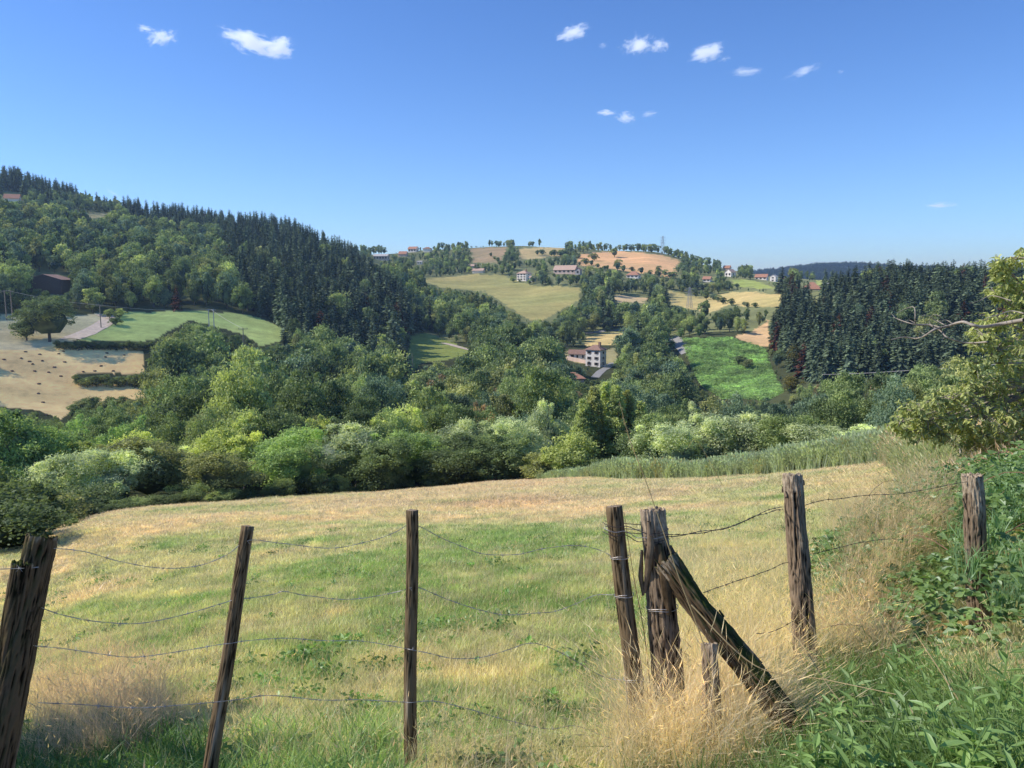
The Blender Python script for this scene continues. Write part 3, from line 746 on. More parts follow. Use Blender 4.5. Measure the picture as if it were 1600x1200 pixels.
gw = np.random.default_rng(17)
order = sorted(range(len(CAND)), key=lambda i: -vis[i])
chosen = set(); nb = nc = 0
for i in order:
    if vis[i] < 1: break
    k = CAND[i][0]
    if k == 'b' and nb < 170: chosen.add(i); nb += 1
    if k == 'c' and nc < 300: chosen.add(i); nc += 1
mass = {'b': [], 'c': []}
for i, t in enumerate(CAND):
    kind, x, y, z, h, w, px, py, r_ = t
    rz = gw.uniform(0, 6.283)
    if kind == 'b':
        cn, col = pick_b(gw, px, py, r_); S = (B_NEAR if r_ < 185 else B_SEEDS if r_ < 430 else B_FAR); k = int(gw.integers(0, len(S)))
        s = h / 12; sc3 = (s * gw.uniform(.72, 1.05), s * gw.uniform(.72, 1.05), s * 1.12)
    else:
        col = np.array((.14, .19, .11)) * gw.uniform(.55, 1.4)
        if gw.random() < .02: col = np.array((.12, .05, .03))
        S = C_SEEDS; k = int(gw.integers(0, 4)); s = h / 16; sc3 = (s * gw.uniform(.9, 1.25),) * 2 + (s,)
    if i in chosen:
        o = link('broadleaf_tree' if kind == 'b' else 'conifer_tree', S[k], None, (x, y, z), col)
        o.rotation_euler = (0, 0, rz); o.scale = sc3
        lb, gp = wood_name(px, py, kind); tag(o, lb, 'tree', gp)
    elif vis[i] > 0 or r_ < 500:
        mass[kind].append(((x, y, z), rz, sc3, k + (0 if kind == 'c' else len(B_SEEDS) if r_ >= 430 else len(B_SEEDS) + len(B_FAR) if r_ < 185 else 0), col))
print('trees', len(CAND), nb, nc, len(mass['b']), len(mass['c']))

# far blue hill, wholly wooded
g9 = np.random.default_rng(31); n9 = 9000
aa = g9.uniform(R(10), R(37), n9); rr = np.sqrt(g9.uniform(1900**2, 2760**2, n9)); X = rr * np.sin(aa); Y = rr * np.cos(aa); Z = H(X, Y)
for i in range(n9):
    if fbm(X[i] / 200, Y[i] / 200, 91, 2) < .30: continue
    s = g9.uniform(.9, 1.3); mass['c' if g9.random() < .5 else 'b'].append(((X[i], Y[i], Z[i]), g9.uniform(0, 6.28), (s * 1.6, s * 1.6, s * .95), int(g9.integers(0, 3)), np.array((.035, .055, .03)) * g9.uniform(.7, 1.3)))
for k, nm, ms, lb in (('b', 'distant_leafy_woodland', B_SEEDS + B_FAR + B_NEAR, 'mass of leafy trees filling the hillsides and valley'), ('c', 'distant_conifer_woodland', C_SEEDS, 'mass of dark conifers filling the far slopes')):
    m_ = mass[k]; scatter(nm, [a[0] for a in m_], np.array([a[1] for a in m_]), np.array([a[2] for a in m_]), [a[3] % len(ms) for a in m_], np.array([a[4] for a in m_]), ms, lb, 'woodland')

# ------------------------------------------------------------------ trees along the meadow's far edge, each with trunk and crown
NC = {
 'round': [(crown_mesh(s, Hh=9., W=8., nl=15000, leaf=.30, nclump=80, rough=.5, base=.04, asp=.45), trunk_mesh(s, 9., 8.)) for s in (41, 42, 43)],
 'robinia': [(crown_mesh(s, Hh=9., W=8.5, nl=15000, leaf=.36, nclump=70, rough=.75, base=.04, asp=.30, up=.15), trunk_mesh(s, 9., 8.)) for s in (51, 52, 53)],
 'poplar': [(crown_mesh(s, Hh=12., W=3.6, nl=14000, leaf=.24, nclump=130, rough=.8, base=.05, asp=.55, narrow=1.25, core=False), trunk_mesh(s, 12., 4.)) for s in (61, 62)],
 'shrub': [(crown_mesh(s, Hh=3., W=3.6, nl=5000, leaf=.20, nclump=36, rough=.5, base=.0, asp=.5), trunk_mesh(s, 3., 3.)) for s in (71, 72, 73)],
}
PROTO = {}
def hero(kind, px, top, r_, Wm, col, label, cat='tree', group=None, name=None, j=0, base_drop=0.0, jit=None):
    Wm = Wm * (.9 if kind in ('round', 'robinia') else 1)
    h0, w0 = {'round': (9., 8.), 'robinia': (9., 8.5), 'poplar': (12., 3.6), 'shrub': (3., 3.6)}[kind]
    p = at(px, top, r_); z0 = Hs(p[0], p[1]) - base_drop; h = max(p[2] - z0, .6) / .97
    cm, tm = NC[kind][j % len(NC[kind])]
    nm = name or {'round': 'broadleaf_tree', 'robinia': 'robinia_tree', 'poplar': 'poplar_tree', 'shrub': 'shrub'}[kind]
    o = empty(nm, (p[0], p[1], z0), gw.uniform(0, 6.28))
    sx = Wm / w0; o.scale = (sx, sx, h / h0)
    link('trunk', tm, o); link('crown', cm, o, tcol=col)
    tag(o, label, cat, group); return o
HED = [
 ('round', -60, 640, 78, 10, 'mid', 'mid green tree cut off by the left picture border'),
 ('round', 22, 642, 74, 8.5, 'bright', 'bright green rounded tree at the left border, above the dark bush'),
 ('round', 82, 660, 82, 6.5, 'dark', 'dark green narrow tree beside the bright green tree on the left'),
 ('robinia', 112, 704, 59, 6.5, 'silver', 'pale grey green bushy tree at the meadow corner above the thick leaning post'),
 ('round', 133, 690, 76, 6.5, 'yel', 'small yellow green tree just right of the dark narrow tree'),
 ('round', 190, 676, 74, 7.5, 'yel', 'wide yellow green tree below the end of the stubble field'),
 ('robinia', 168, 706, 59, 6.5, 'silver', 'pale grey green tree in front of the wide yellow green one'),
 ('round', 228, 682, 62, 8.5, 'olive', 'big olive green tree with dense dark foot, left of the first thin stake'),
 ('robinia', 285, 698, 74, 5.5, 'silver', 'small silvery tree between olive tree and tall yellow tree'),
 ('round', 350, 664, 68, 8, 'yel', 'tall sunlit yellow green tree above the first thin stake'),
 ('round', 342, 704, 58, 6.5, 'olive', 'low dark olive bush tree at the foot of the tall yellow tree'),
 ('round', 408, 642, 80, 9, 'light', 'fresh green broad tree right of the tall yellow tree'),
 ('round', 450, 652, 88, 8, 'yel', 'yellow green crown showing behind the silver green feathery tree'),
 ('robinia', 448, 672, 62, 8, 'bright', 'bright feathery tree at the meadow edge left of the silver green one'),
 ('robinia', 525, 662, 66, 9.5, 'silver', 'large silver green feathery tree between the first and second stakes'),
 ('round', 505, 648, 92, 7, 'yel', 'yellow green treetop directly behind the large silver green tree'),
 ('round', 575, 650, 90, 8, 'light', 'light green tree left above the second stake'),
 ('round', 625, 632, 94, 9.5, 'light', 'wide green treetop directly above the second stake'),
 ('robinia', 650, 672, 66, 8.5, 'bright', 'deep green feathery tree behind the second stake'),
 ('round', 690, 630, 98, 8, 'mid', 'mid green treetop right above the second stake'),
 ('robinia', 742, 650, 72, 8.5, 'silver', 'silvery feathery tree with a reddish tree behind it'),
 ('round', 745, 632, 92, 6, 'brown', 'reddish brown tree behind the silvery feathery one'),
 ('robinia', 802, 650, 72, 7.5, 'silver', 'silvery feathery tree left of the pale upright tree'),
 ('robinia', 858, 622, 80, 5.5, 'silver', 'pale upright tree with whitish top left of the poplars'),
 ('round', 775, 676, 62, 7, 'dark', 'dark low tree in the shade at the meadow edge'),
 ('round', 712, 680, 62, 7, 'dark', 'dark low tree in the shade right of the second stake'),
 ('round', 590, 684, 62, 7, 'dark', 'dark low tree in the shade left of the second stake'),
 ('shrub', 886, 686, 60, 5, 'yel', 'yellow green shrub at the foot of the poplars'),
 ('shrub', 846, 712, 59, 3.4, 'olive', 'low olive shrub at the tip of the weed strip'),
 ('poplar', 912, 612, 70, 3.0, 'light', 'slender poplar at the left edge of the poplar clump'),
 ('poplar', 928, 590, 71, 3.2, 'olive', 'second poplar from the left edge of the clump, slightly taller'),
 ('poplar', 946, 582, 73, 3.2, 'light', 'tallest poplar left of the clump centre'),
 ('poplar', 964, 588, 71, 3.2, 'light', 'poplar right beside the tallest one of the clump'),
 ('poplar', 982, 596, 72, 3.2, 'olive', 'poplar near the right edge of the clump'),
 ('poplar', 1000, 616, 71, 3.0, 'light', 'lowest poplar at the right edge of the clump'),
 ('round', 1014, 650, 64, 6.5, 'mid', 'dense green tree against the foot of the rightmost poplar'),
 ('robinia', 1058, 662, 62, 7, 'silver', 'silvery tree right of the dense green tree'),
 ('robinia', 1112, 644, 64, 7, 'silver', 'silvery tree with a golden patch below the bracken field'),
 ('robinia', 1172, 640, 64, 8, 'silver', 'broad silvery tree behind and left of the tall cracked post'),
 ('robinia', 1232, 646, 62, 6.5, 'mid', 'darker grey green tree directly above the tall cracked post'),
 ('robinia', 1286, 664, 60, 6.5, 'silver', 'low pale tree just right of the tall cracked post top'),
 ('robinia', 1336, 662, 60, 6.5, 'silver', 'low pale tree between cracked post and the yellow green border tree'),
 ('robinia', 1384, 670, 58, 5, 'silver', 'low pale tree partly behind the left tip of the yellow green border tree'),
 ('round', 1440, 668, 56, 6, 'mid', 'green tree just behind the yellow green tree at the right border'),
 ('round', 1520, 660, 54, 6, 'mid', 'green tree mostly hidden by the yellow green tree at the right border'),
]
for i, (k, px, top, r_, W_, c, lb) in enumerate(HED):
    hero(k, px, top, r_, W_, np.array(PAL[c]) * gw.uniform(.85, 1.15), lb, 'tree' if k != 'shrub' else 'shrub', 'trees along the far edge of the meadow', j=i)
# big dark bushes at the left border and the bushy foot of the hedge
for i, (px, top, r_, W_, c, lb) in enumerate([
 (-25, 740, 34, 4.0, 'dark', 'dark leafy bush at the left border, above the wire end'), (22, 762, 33, 3.6, 'dark', 'dark leafy bush left above the thick leaning post'),
 (58, 778, 41, 3.6, 'olive', 'olive bush at the corner of the meadow by the thick post'), (8, 792, 20, 2.4, 'dark', 'low dark bush close behind the thick leaning post'), (-40, 770, 22, 3.2, 'dark', 'dark bush cut by the left border behind the split log'), (38, 806, 30, 2.6, 'mid', 'green bush at the left end of the meadow behind the thick post'),
 (90, 770, 48, 4.0, 'dark', 'dark bush in the corner where meadow meets hedge'), (130, 766, 52, 4, 'dark', 'dark bush below the pale grey green trees')]):
    hero('shrub', px, top, r_, W_, np.array(PAL[c]) * .8, lb, 'bush', name='bush', j=i)
g5 = np.random.default_rng(77)
for i, px in enumerate(range(150, 1400, 27)):
    a_ = math.atan2(*ray(px, 750)[:2]); re_ = float(np.interp(a_, EDGE_A, EDGE_R)) + g5.uniform(2.0, 4.0)
    y_edge = np.interp(px, [150, 300, 500, 800, 1000, 1200, 1400], [806, 790, 775, 752, 747, 742, 722])
    hero('shrub', px + g5.uniform(-8, 8), y_edge - g5.uniform(8, 34), re_, g5.uniform(1.6, 2.6), np.array(PAL[['dark', 'dark', 'mid', 'mid'][i % 4]]) * g5.uniform(.6, 1),
         'low dark undergrowth shrub at the shaded foot of the meadow hedge', 'shrub', 'undergrowth shrubs at the foot of the hedge', j=i)

# single trees and bushes that stand in the open fields
def field_tree(px, base, top, wpx, col, label, j=0, name='broadleaf_tree', cat='tree', group=None, mesh=None):
    p = hit(px, base); r_ = math.hypot(p.x, p.y); h = F and (base - top) / F * r_ * 1.02; w = wpx / F * r_
    S = B_SEEDS if r_ < 430 else B_FAR
    o = link(name, mesh or S[j % len(S)], None, p, np.array(col)); W0 = (9.5, 8., 11., 9., 7.2, 10.)[j % 6] if S is B_SEEDS else (9.5, 8., 11.)[j % 3]
    s = w / W0; o.scale = (s, s, h / 12.); o.rotation_euler = (0, 0, j * 1.3); tag(o, label, cat, group); return o
field_tree(78, 534, 473, 88, PAL['dark'], 'big lone spreading tree at the corner of stubble and hay fields', 2, mesh=B_NEAR[2])
field_tree(42, 532, 500, 40, PAL['dark'], 'low side crown of trees next to the big lone tree', 3)
field_tree(180, 508, 497, 17, PAL['dark'], 'small round bush beside the bend of the farm track', 1, 'bush', 'bush')
field_tree(171, 498, 484, 15, PAL['light'], 'pale bush at the top end of the farm track', 1, 'bush', 'bush')
field_tree(187, 498, 484, 17, PAL['light'], 'rounded pale bush right of the track end', 3, 'bush', 'bush')
field_tree(145, 489, 455, 26, PAL['light'], 'young light green tree above the farm track', 4)
field_tree(928, 408, 396, 17, PAL['olive'], 'lone round tree on the tan hill, left of two', 0)
field_tree(960, 402, 388, 16, PAL['mid'], 'lone round tree high on the tan hill, right of two', 1)
field_tree(966, 419, 406, 15, PAL['olive'], 'small pale tree low on the tan hill', 2)
field_tree(1029, 425, 416, 10, PAL['dark'], 'tiny round tree at the lower edge of the tan hill', 2)
for i, (px, b, w, lb) in enumerate([(1101, 500, 24, 'large round tree on the terraces left of the conifer wood'), (1132, 512, 30, 'broad dark tree right of the lane among the terraces'), (1152, 520, 14, 'slim young tree by the bare patch'),
                                    (1162, 522, 12, 'slim young tree, right of its twin by the bare patch'), (1186, 512, 9, 'thin sparse tree on the bare patch near the conifers')]):
    field_tree(px, b, b - (28 if i < 2 else 24), w, PAL[['mid', 'dark', 'light', 'light', 'olive'][i]], lb, i + 1)
field_tree(1063, 530, 512, 12, PAL['bright'], 'bright green young tree at the start of the lane', 1)
field_tree(1158, 572, 556, 26, PAL['dark'], 'dark bush in the middle of the bracken field', 0, 'bush', 'bush')
field_tree(1168, 577, 561, 18, PAL['olive'], 'olive bush touching the dark bush in the bracken field', 1, 'bush', 'bush')
field_tree(1236, 614, 590, 30, (.17, .15, .03), 'golden yellow bush at the foot of the conifer wood', 3, 'bush', 'bush')
field_tree(1240, 580, 542, 26, (.15, .14, .035), 'yellowing tree on the left flank of the conifer wood', 3)
field_tree(500, 648, 584, 58, (.135, .12, .06), 'pale weeping brownish tree in the valley wood', 5)
for i in range(15):
    x = 122 + i * 7.4; field_tree(x, 604 + (i * 7 % 5) - 2, 587 + (i * 5 % 6), 15, np.array(PAL['mid']) * (.7 + .1 * (i % 4)), 'low bush in the green strip across the stubble field', i, 'bush', 'bush', 'bushes in the strip across the stubble')
for i in range(17):
    x = 92 + i * 9; field_tree(x, 547 - (i * 3 % 3), 534 + (i * 5 % 4), 14, np.array(PAL['dark']) * (.8 + .15 * (i % 3)), 'low dark bush in the hedgerow between stubble and pasture', i, 'bush', 'bush', 'hedgerow bushes between stubble and pasture')
for i in range(22):
    x = 118 + i * 6.5 + (i * 13 % 5); field_tree(x, 652 - (i * 7 % 16), 634 - (i * 5 % 14), 22, np.array(PAL[['mid', 'olive', 'dark'][i % 3]]), 'low thicket bush at the lower end of the stubble field', i, 'bush', 'bush', 'thicket bushes below the stubble field')
gv = np.random.default_rng(55)
for i, (x0, y0, x1, y1, n) in enumerate([(765, 405, 800, 424, 9), (690, 428, 752, 424, 10), (855, 431, 905, 440, 9), (905, 452, 955, 458, 9), (1045, 452, 1150, 452, 15), (835, 398, 905, 404, 10), (905, 415, 1055, 436, 16), (1090, 466, 1180, 482, 9), (745, 455, 800, 470, 0), (862, 446, 800, 443, 6)]):
    for k in range(n):
        t = k / max(1, n - 1); x = x0 + (x1 - x0) * t + gv.normal(0, 2.5); y = y0 + (y1 - y0) * t + gv.normal(0, 1.2); hp = gv.uniform(5, 12)
        field_tree(x, y, y - hp, hp * gv.uniform(.9, 1.4), np.array(PAL[['dark', 'mid', 'blue', 'mid'][k % 4]]) * gv.uniform(.75, 1.1), 'small hedgerow tree dividing the slopes below the hilltop village', int(gv.integers(0, 3)), 'broadleaf_tree', 'tree', 'hedgerow trees on the village slopes')
# dead pale trunks at the glade
for i, px in enumerate((632, 638, 645)):
    g = Geo(); q = np.random.default_rng(i); g.tube([(0, 0, -.4), (q.normal(0, .2), 0, 5), (q.normal(0, .5), 0, 10.5)], [.16, .11, .03], 5)
    for k in range(7):
        z = 4 + k * .8; a = q.uniform(0, 6.3); g.tube([(0, 0, z), (math.cos(a) * 1.2, math.sin(a) * 1.2, z + 1.6)], [.05, .015], 4)
    o = link('dead_tree', g.mesh('dead_tree', [M['dead']]), None, hit(px, 592)); tag(o, ['bare pale dead tree by the glade, left of three', 'bare pale dead tree by the glade, middle of three', 'bare pale dead tree by the glade, right of three'][i], 'tree', 'bare dead trees by the glade')
# dark heaps dotted over the stubble
hm = Geo(); bm = bmesh.new(); bmesh.ops.create_icosphere(bm, subdivisions=2, radius=1); vv = np.array([v.co[:] for v in bm.verts]); ff = np.array([[v.index for v in f.verts] for f in bm.faces]); bm.free()
vv = vv * (1 + .3 * np.sin(vv[:, :1] * 5) * np.cos(vv[:, 1:2] * 6)) * [.55, .42, .34]; hm.add(vv, ff); hmm = hm.mesh('heap', [M['moundsoil']])
for i, (x, y) in enumerate([(6, 562), (40, 550), (33, 560), (19, 580), (46, 565), (51, 569), (54, 580), (62, 554), (66, 564), (76, 582), (85, 574), (92, 553), (99, 549), (101, 566), (124, 547), (130, 581), (148, 580), (158, 572), (165, 558), (167, 552), (177, 580), (194, 555), (95, 588), (61, 600), (60, 615), (67, 629), (72, 649)]):
    o = link('field_heap', hmm, None, hit(x, y)); o.rotation_euler = (0, 0, i); tag(o, 'small dark heap lying on the pale stubble field', 'heap', 'dark heaps dotted over the stubble field')

# ------------------------------------------------------------------ bracken plants on the green field, as a mass
def vhit(px, py, rmax=900, n=240):
    """ground points for many photo pixels"""
    px = np.asarray(px, float); py = np.asarray(py, float); out = np.zeros((len(px), 3)); rs = np.geomspace(1.2, rmax, n)
    for s in range(0, len(px), 2000):
        a = px[s:s + 2000]; b = py[s:s + 2000]
        d = np.stack([(a - 800) / F, CT + (600 - b) / F * ST, -ST + (600 - b) / F * CT], 1); hyp = np.hypot(d[:, 0], d[:, 1])
        ux, uy, sl = d[:, 0] / hyp, d[:, 1] / hyp, d[:, 2] / hyp
        Z = H((ux[:, None] * rs).ravel(), (uy[:, None] * rs).ravel()).reshape(len(a), n); D = sl[:, None] * rs - Z
        k = np.argmax(D < 0, axis=1); k = np.where((D < 0).any(1), np.maximum(k, 1), n - 1); i = np.arange(len(a))
        f = np.clip(D[i, k - 1] / np.maximum(D[i, k - 1] - D[i, k], 1e-9), 0, 1); r_ = rs[k - 1] + (rs[k] - rs[k - 1]) * f
        out[s:s + 2000, 0] = ux * r_; out[s:s + 2000, 1] = uy * r_; out[s:s + 2000, 2] = H(ux * r_, uy * r_)
    return out
def sample_poly(poly, n, g):
    xs = [p[0] for p in poly]; ys = [p[1] for p in poly]; o = np.zeros((0, 2))
    while len(o) < n:
        q = np.stack([g.uniform(min(xs), max(xs), n * 2), g.uniform(min(ys), max(ys), n * 2)], 1); o = np.vstack([o, q[inpoly(q[:, 0], q[:, 1], poly)]])
    return o[:n]

def clump_mesh(seed, n, rad, hgt, leaf, mat='leaf'):
    q = np.random.default_rng(seed); P = np.stack([q.normal(0, rad * .5, n), q.normal(0, rad * .5, n), q.uniform(.1, 1, n) * hgt], 1)
    g = Geo(); V, Fq = diamonds(P, rdir(n, q), rdir(n, q) + [0, 0, .9], leaf * q.uniform(.6, 1.3, n), leaf * .5 * q.uniform(.7, 1.2, n)); g.add(V, Fq, np.repeat(q.normal(.5, .15, n), 4)); return g.mesh('fern_clump', [M[mat]])
gb = np.random.default_rng(3)
q_ = sample_poly(FIELDS['bracken'][0], 4200, gb); P_ = vhit(q_[:, 0], q_[:, 1]); n_ = len(P_)
cc_ = np.array([.36, .53, .19]) * (gb.uniform(.7, 1.25, n_) * (0.3 + 1.4 * fbm(P_[:, 0] / 11, P_[:, 1] / 11, 8, 3)))[:, None]
scatter('bracken_ferns', P_, gb.uniform(0, 6.28, n_), gb.uniform(.35, .75, n_), gb.integers(0, 2, n_), cc_, [clump_mesh(1, 60, 1.3, 1.0, .6), clump_mesh(2, 60, 1.5, 1.3, .6)], 'dense green bracken covering the sloping field', 'bracken')

# ------------------------------------------------------------------ buildings
WI = 0
def house(name, label, px, py, w, hwall, roof='gable', wall='lime_wall', rmat='tile', depth=.8, yaw=0.0, rise=.32, win=None, door=False, chimney=False, group=None, r_=None, cat='house', over=.5, ridge_across=False):
    """w, hwall in photo pixels; yaw in degrees from facing the viewer; win=(columns, rows)"""
    p = hit(px, py); rr = math.hypot(p.x, p.y) if r_ is None else r_
    if r_ is not None: q = at(px, py, r_); p = Vector((q[0], q[1], q[2]))
    W_, Hw = w / F * rr, hwall / F * rr; D_ = W_ * depth; az = math.atan2(p.x, p.y)
    o = empty(name, p, -az + R(yaw)); tag(o, label, cat, group)
    x, y = W_ / 2, D_ / 2
    def box(nm, x0, x1, y0, y1, z0, z1, mat, parent, extra=None):
        V = [(x0, y0, z0), (x1, y0, z0), (x1, y1, z0), (x0, y1, z0), (x0, y0, z1), (x1, y0, z1), (x1, y1, z1), (x0, y1, z1)]
        return link(nm, npmesh(nm, V, [[(0, 3, 2, 1), (4, 5, 6, 7), (0, 1, 5, 4), (1, 2, 6, 5), (2, 3, 7, 6), (3, 0, 4, 7)]], mat), parent)
    rz = Hw + rise * min(W_, D_)
    # walls with gables
    V = [(-x, -y, -3), (x, -y, -3), (x, y, -3), (-x, y, -3), (-x, -y, Hw), (x, -y, Hw), (x, y, Hw), (-x, y, Hw)]
    Fq = [(0, 1, 5, 4), (1, 2, 6, 5), (2, 3, 7, 6), (3, 0, 4, 7)]; Ft = []
    if roof == 'gable':
        if ridge_across: V += [(0, -y, rz - .1), (0, y, rz - .1)]; Ft = [(4, 5, 8), (6, 7, 9)]
        else: V += [(-x, 0, rz - .1), (x, 0, rz - .1)]; Ft = [(7, 4, 8), (5, 6, 9)]
    link('wall', npmesh('wall', V, [Fq] + ([Ft] if Ft else []), M[wall]), o)
    ov = over; th = .18; xo, yo = x + ov, y + ov; sl = rise * min(W_, D_) / (x if ridge_across else y); ze = Hw - ov * sl
    if roof == 'gable':
        if ridge_across: prof = [(-xo, ze), (0, rz), (xo, ze)]; P3 = lambda a, s: (a[0], s * yo, a[1])
        else: prof = [(-yo, ze), (0, rz), (yo, ze)]; P3 = lambda a, s: (s * xo, a[0], a[1])
        V = [P3(a, s) for s in (-1, 1) for a in prof] + [P3((a[0], a[1] + th), s) for s in (-1, 1) for a in prof]
        Fq = [(0, 1, 4, 3), (1, 2, 5, 4), (6, 9, 10, 7), (7, 10, 11, 8), (0, 3, 9, 6), (2, 8, 11, 5), (0, 6, 7, 1), (1, 7, 8, 2), (3, 4, 10, 9), (4, 5, 11, 10)]
        rf = link('roof', npmesh('roof', V, [Fq], M[rmat]), o)
    else:
        k = max(0, x - y) if x > y else 0; k2 = max(0, y - x) if y > x else 0
        V = [(-xo, -yo, Hw - .1), (xo, -yo, Hw - .1), (xo, yo, Hw - .1), (-xo, yo, Hw - .1), (-xo, -yo, Hw + th - .1), (xo, -yo, Hw + th - .1), (xo, yo, Hw + th - .1), (-xo, yo, Hw + th - .1), (-k - .01, -k2 - .01, rz), (k + .01, -k2 - .01, rz), (k + .01, k2 + .01, rz), (-k - .01, k2 + .01, rz)]
        Fq = [(0, 3, 2, 1), (0, 1, 5, 4), (1, 2, 6, 5), (2, 3, 7, 6), (3, 0, 4, 7), (4, 5, 9, 8), (5, 6, 10, 9), (6, 7, 11, 10), (7, 4, 8, 11), (8, 9, 10, 11)]
        rf = link('roof', npmesh('roof', V, [Fq], M[rmat]), o)
    if chimney:
        c = box('chimney', x * .35, x * .35 + .9, -.4, .5, rz - 1.2, rz + 1.1, M['tile_brown'], rf)
    if win:
        nc_, nr_ = win; ww = min(.95, W_ / nc_ * .30); sh = Hw / (nr_ + .0)
        for r0 in range(nr_):
            for c0 in range(nc_):
                cx = -x + W_ * (c0 + .5) / nc_ ; z0 = Hw - sh * (nr_ - r0) + sh * .28; z1 = z0 + sh * .48
                f = box('window', cx - ww / 2, cx + ww / 2, -y - .08, -y + .02, z0, z1, M['glass'], o)
                box('sill', cx - ww / 2 - .1, cx + ww / 2 + .1, -y - .18, -y - .005, z0 - .14, z0 - .02, M['lime_wall'], f)
                if ww > .8:
                    for sgn in (-1, 1): box('shutter', cx + sgn * (ww * .5 + .26) - .22, cx + sgn * (ww * .5 + .26) + .22, -y - .06, -y - .003, z0, z1, M['shutter'], f)
        for r0 in range(nr_):
            z0 = Hw - sh * (nr_ - r0) + sh * .28; z1 = z0 + sh * .48
            box('window', x - .02, x + .08, -ww / 2, ww / 2, z0, z1, M['glass'], o); box('window', -x - .08, -x + .02, -ww / 2, ww / 2, z0, z1, M['glass'], o)
    if door: box('door', -x * .7, -x * .7 + 1.1, -y - .07, -y + .02, -.1, 2.1, M['shutter'], o)
    return o
fh = house('farmhouse', 'tall white farmhouse with brown hip roof in the valley, narrow windows on two floors', 931, 572, 25, 26, 'hip', 'lime_wall', 'tile_brown', .85, -27, .36, (2, 3), True, True)
house('farm_annex', 'low white annex with long tiled roof joined to the tall farmhouse', 903, 561, 26, 9, 'gable', 'lime_wall', 'tile_brown', .5, -8, .4, (3, 1), True)
def wall_run(name, label, pts, hgt, thick, mat, drop=1.0, cat='wall'):
    P = [hit(*p) for p in pts]; g = Geo()
    for a, b in zip(P[:-1], P[1:]):
        d = (b - a); d.z = 0; d.normalize(); nn = Vector((-d.y, d.x, 0)) * thick / 2
        V = [a - nn, b - nn, b + nn, a + nn]; V = [(v.x, v.y, v.z - drop) for v in V] + [(v.x, v.y, v.z + hgt) for v in V]
        g.add(V, [(0, 3, 2, 1), (4, 5, 6, 7), (0, 1, 5, 4), (1, 2, 6, 5), (2, 3, 7, 6), (3, 0, 4, 7)])
    o = link(name, g.mesh(name, [M[mat]])); return tag(o, label, cat)
wall_run('terrace_wall', 'pale terrace wall below the farmhouse annex', [(886, 562), (905, 566), (925, 571)], 1.6, .4, 'pink_wall')
wall_run('retaining_wall', 'pale low wall along the farmhouse drive', [(945, 574), (962, 571)], 1.0, .4, 'lime_wall')
VG = 'houses of the hilltop village'
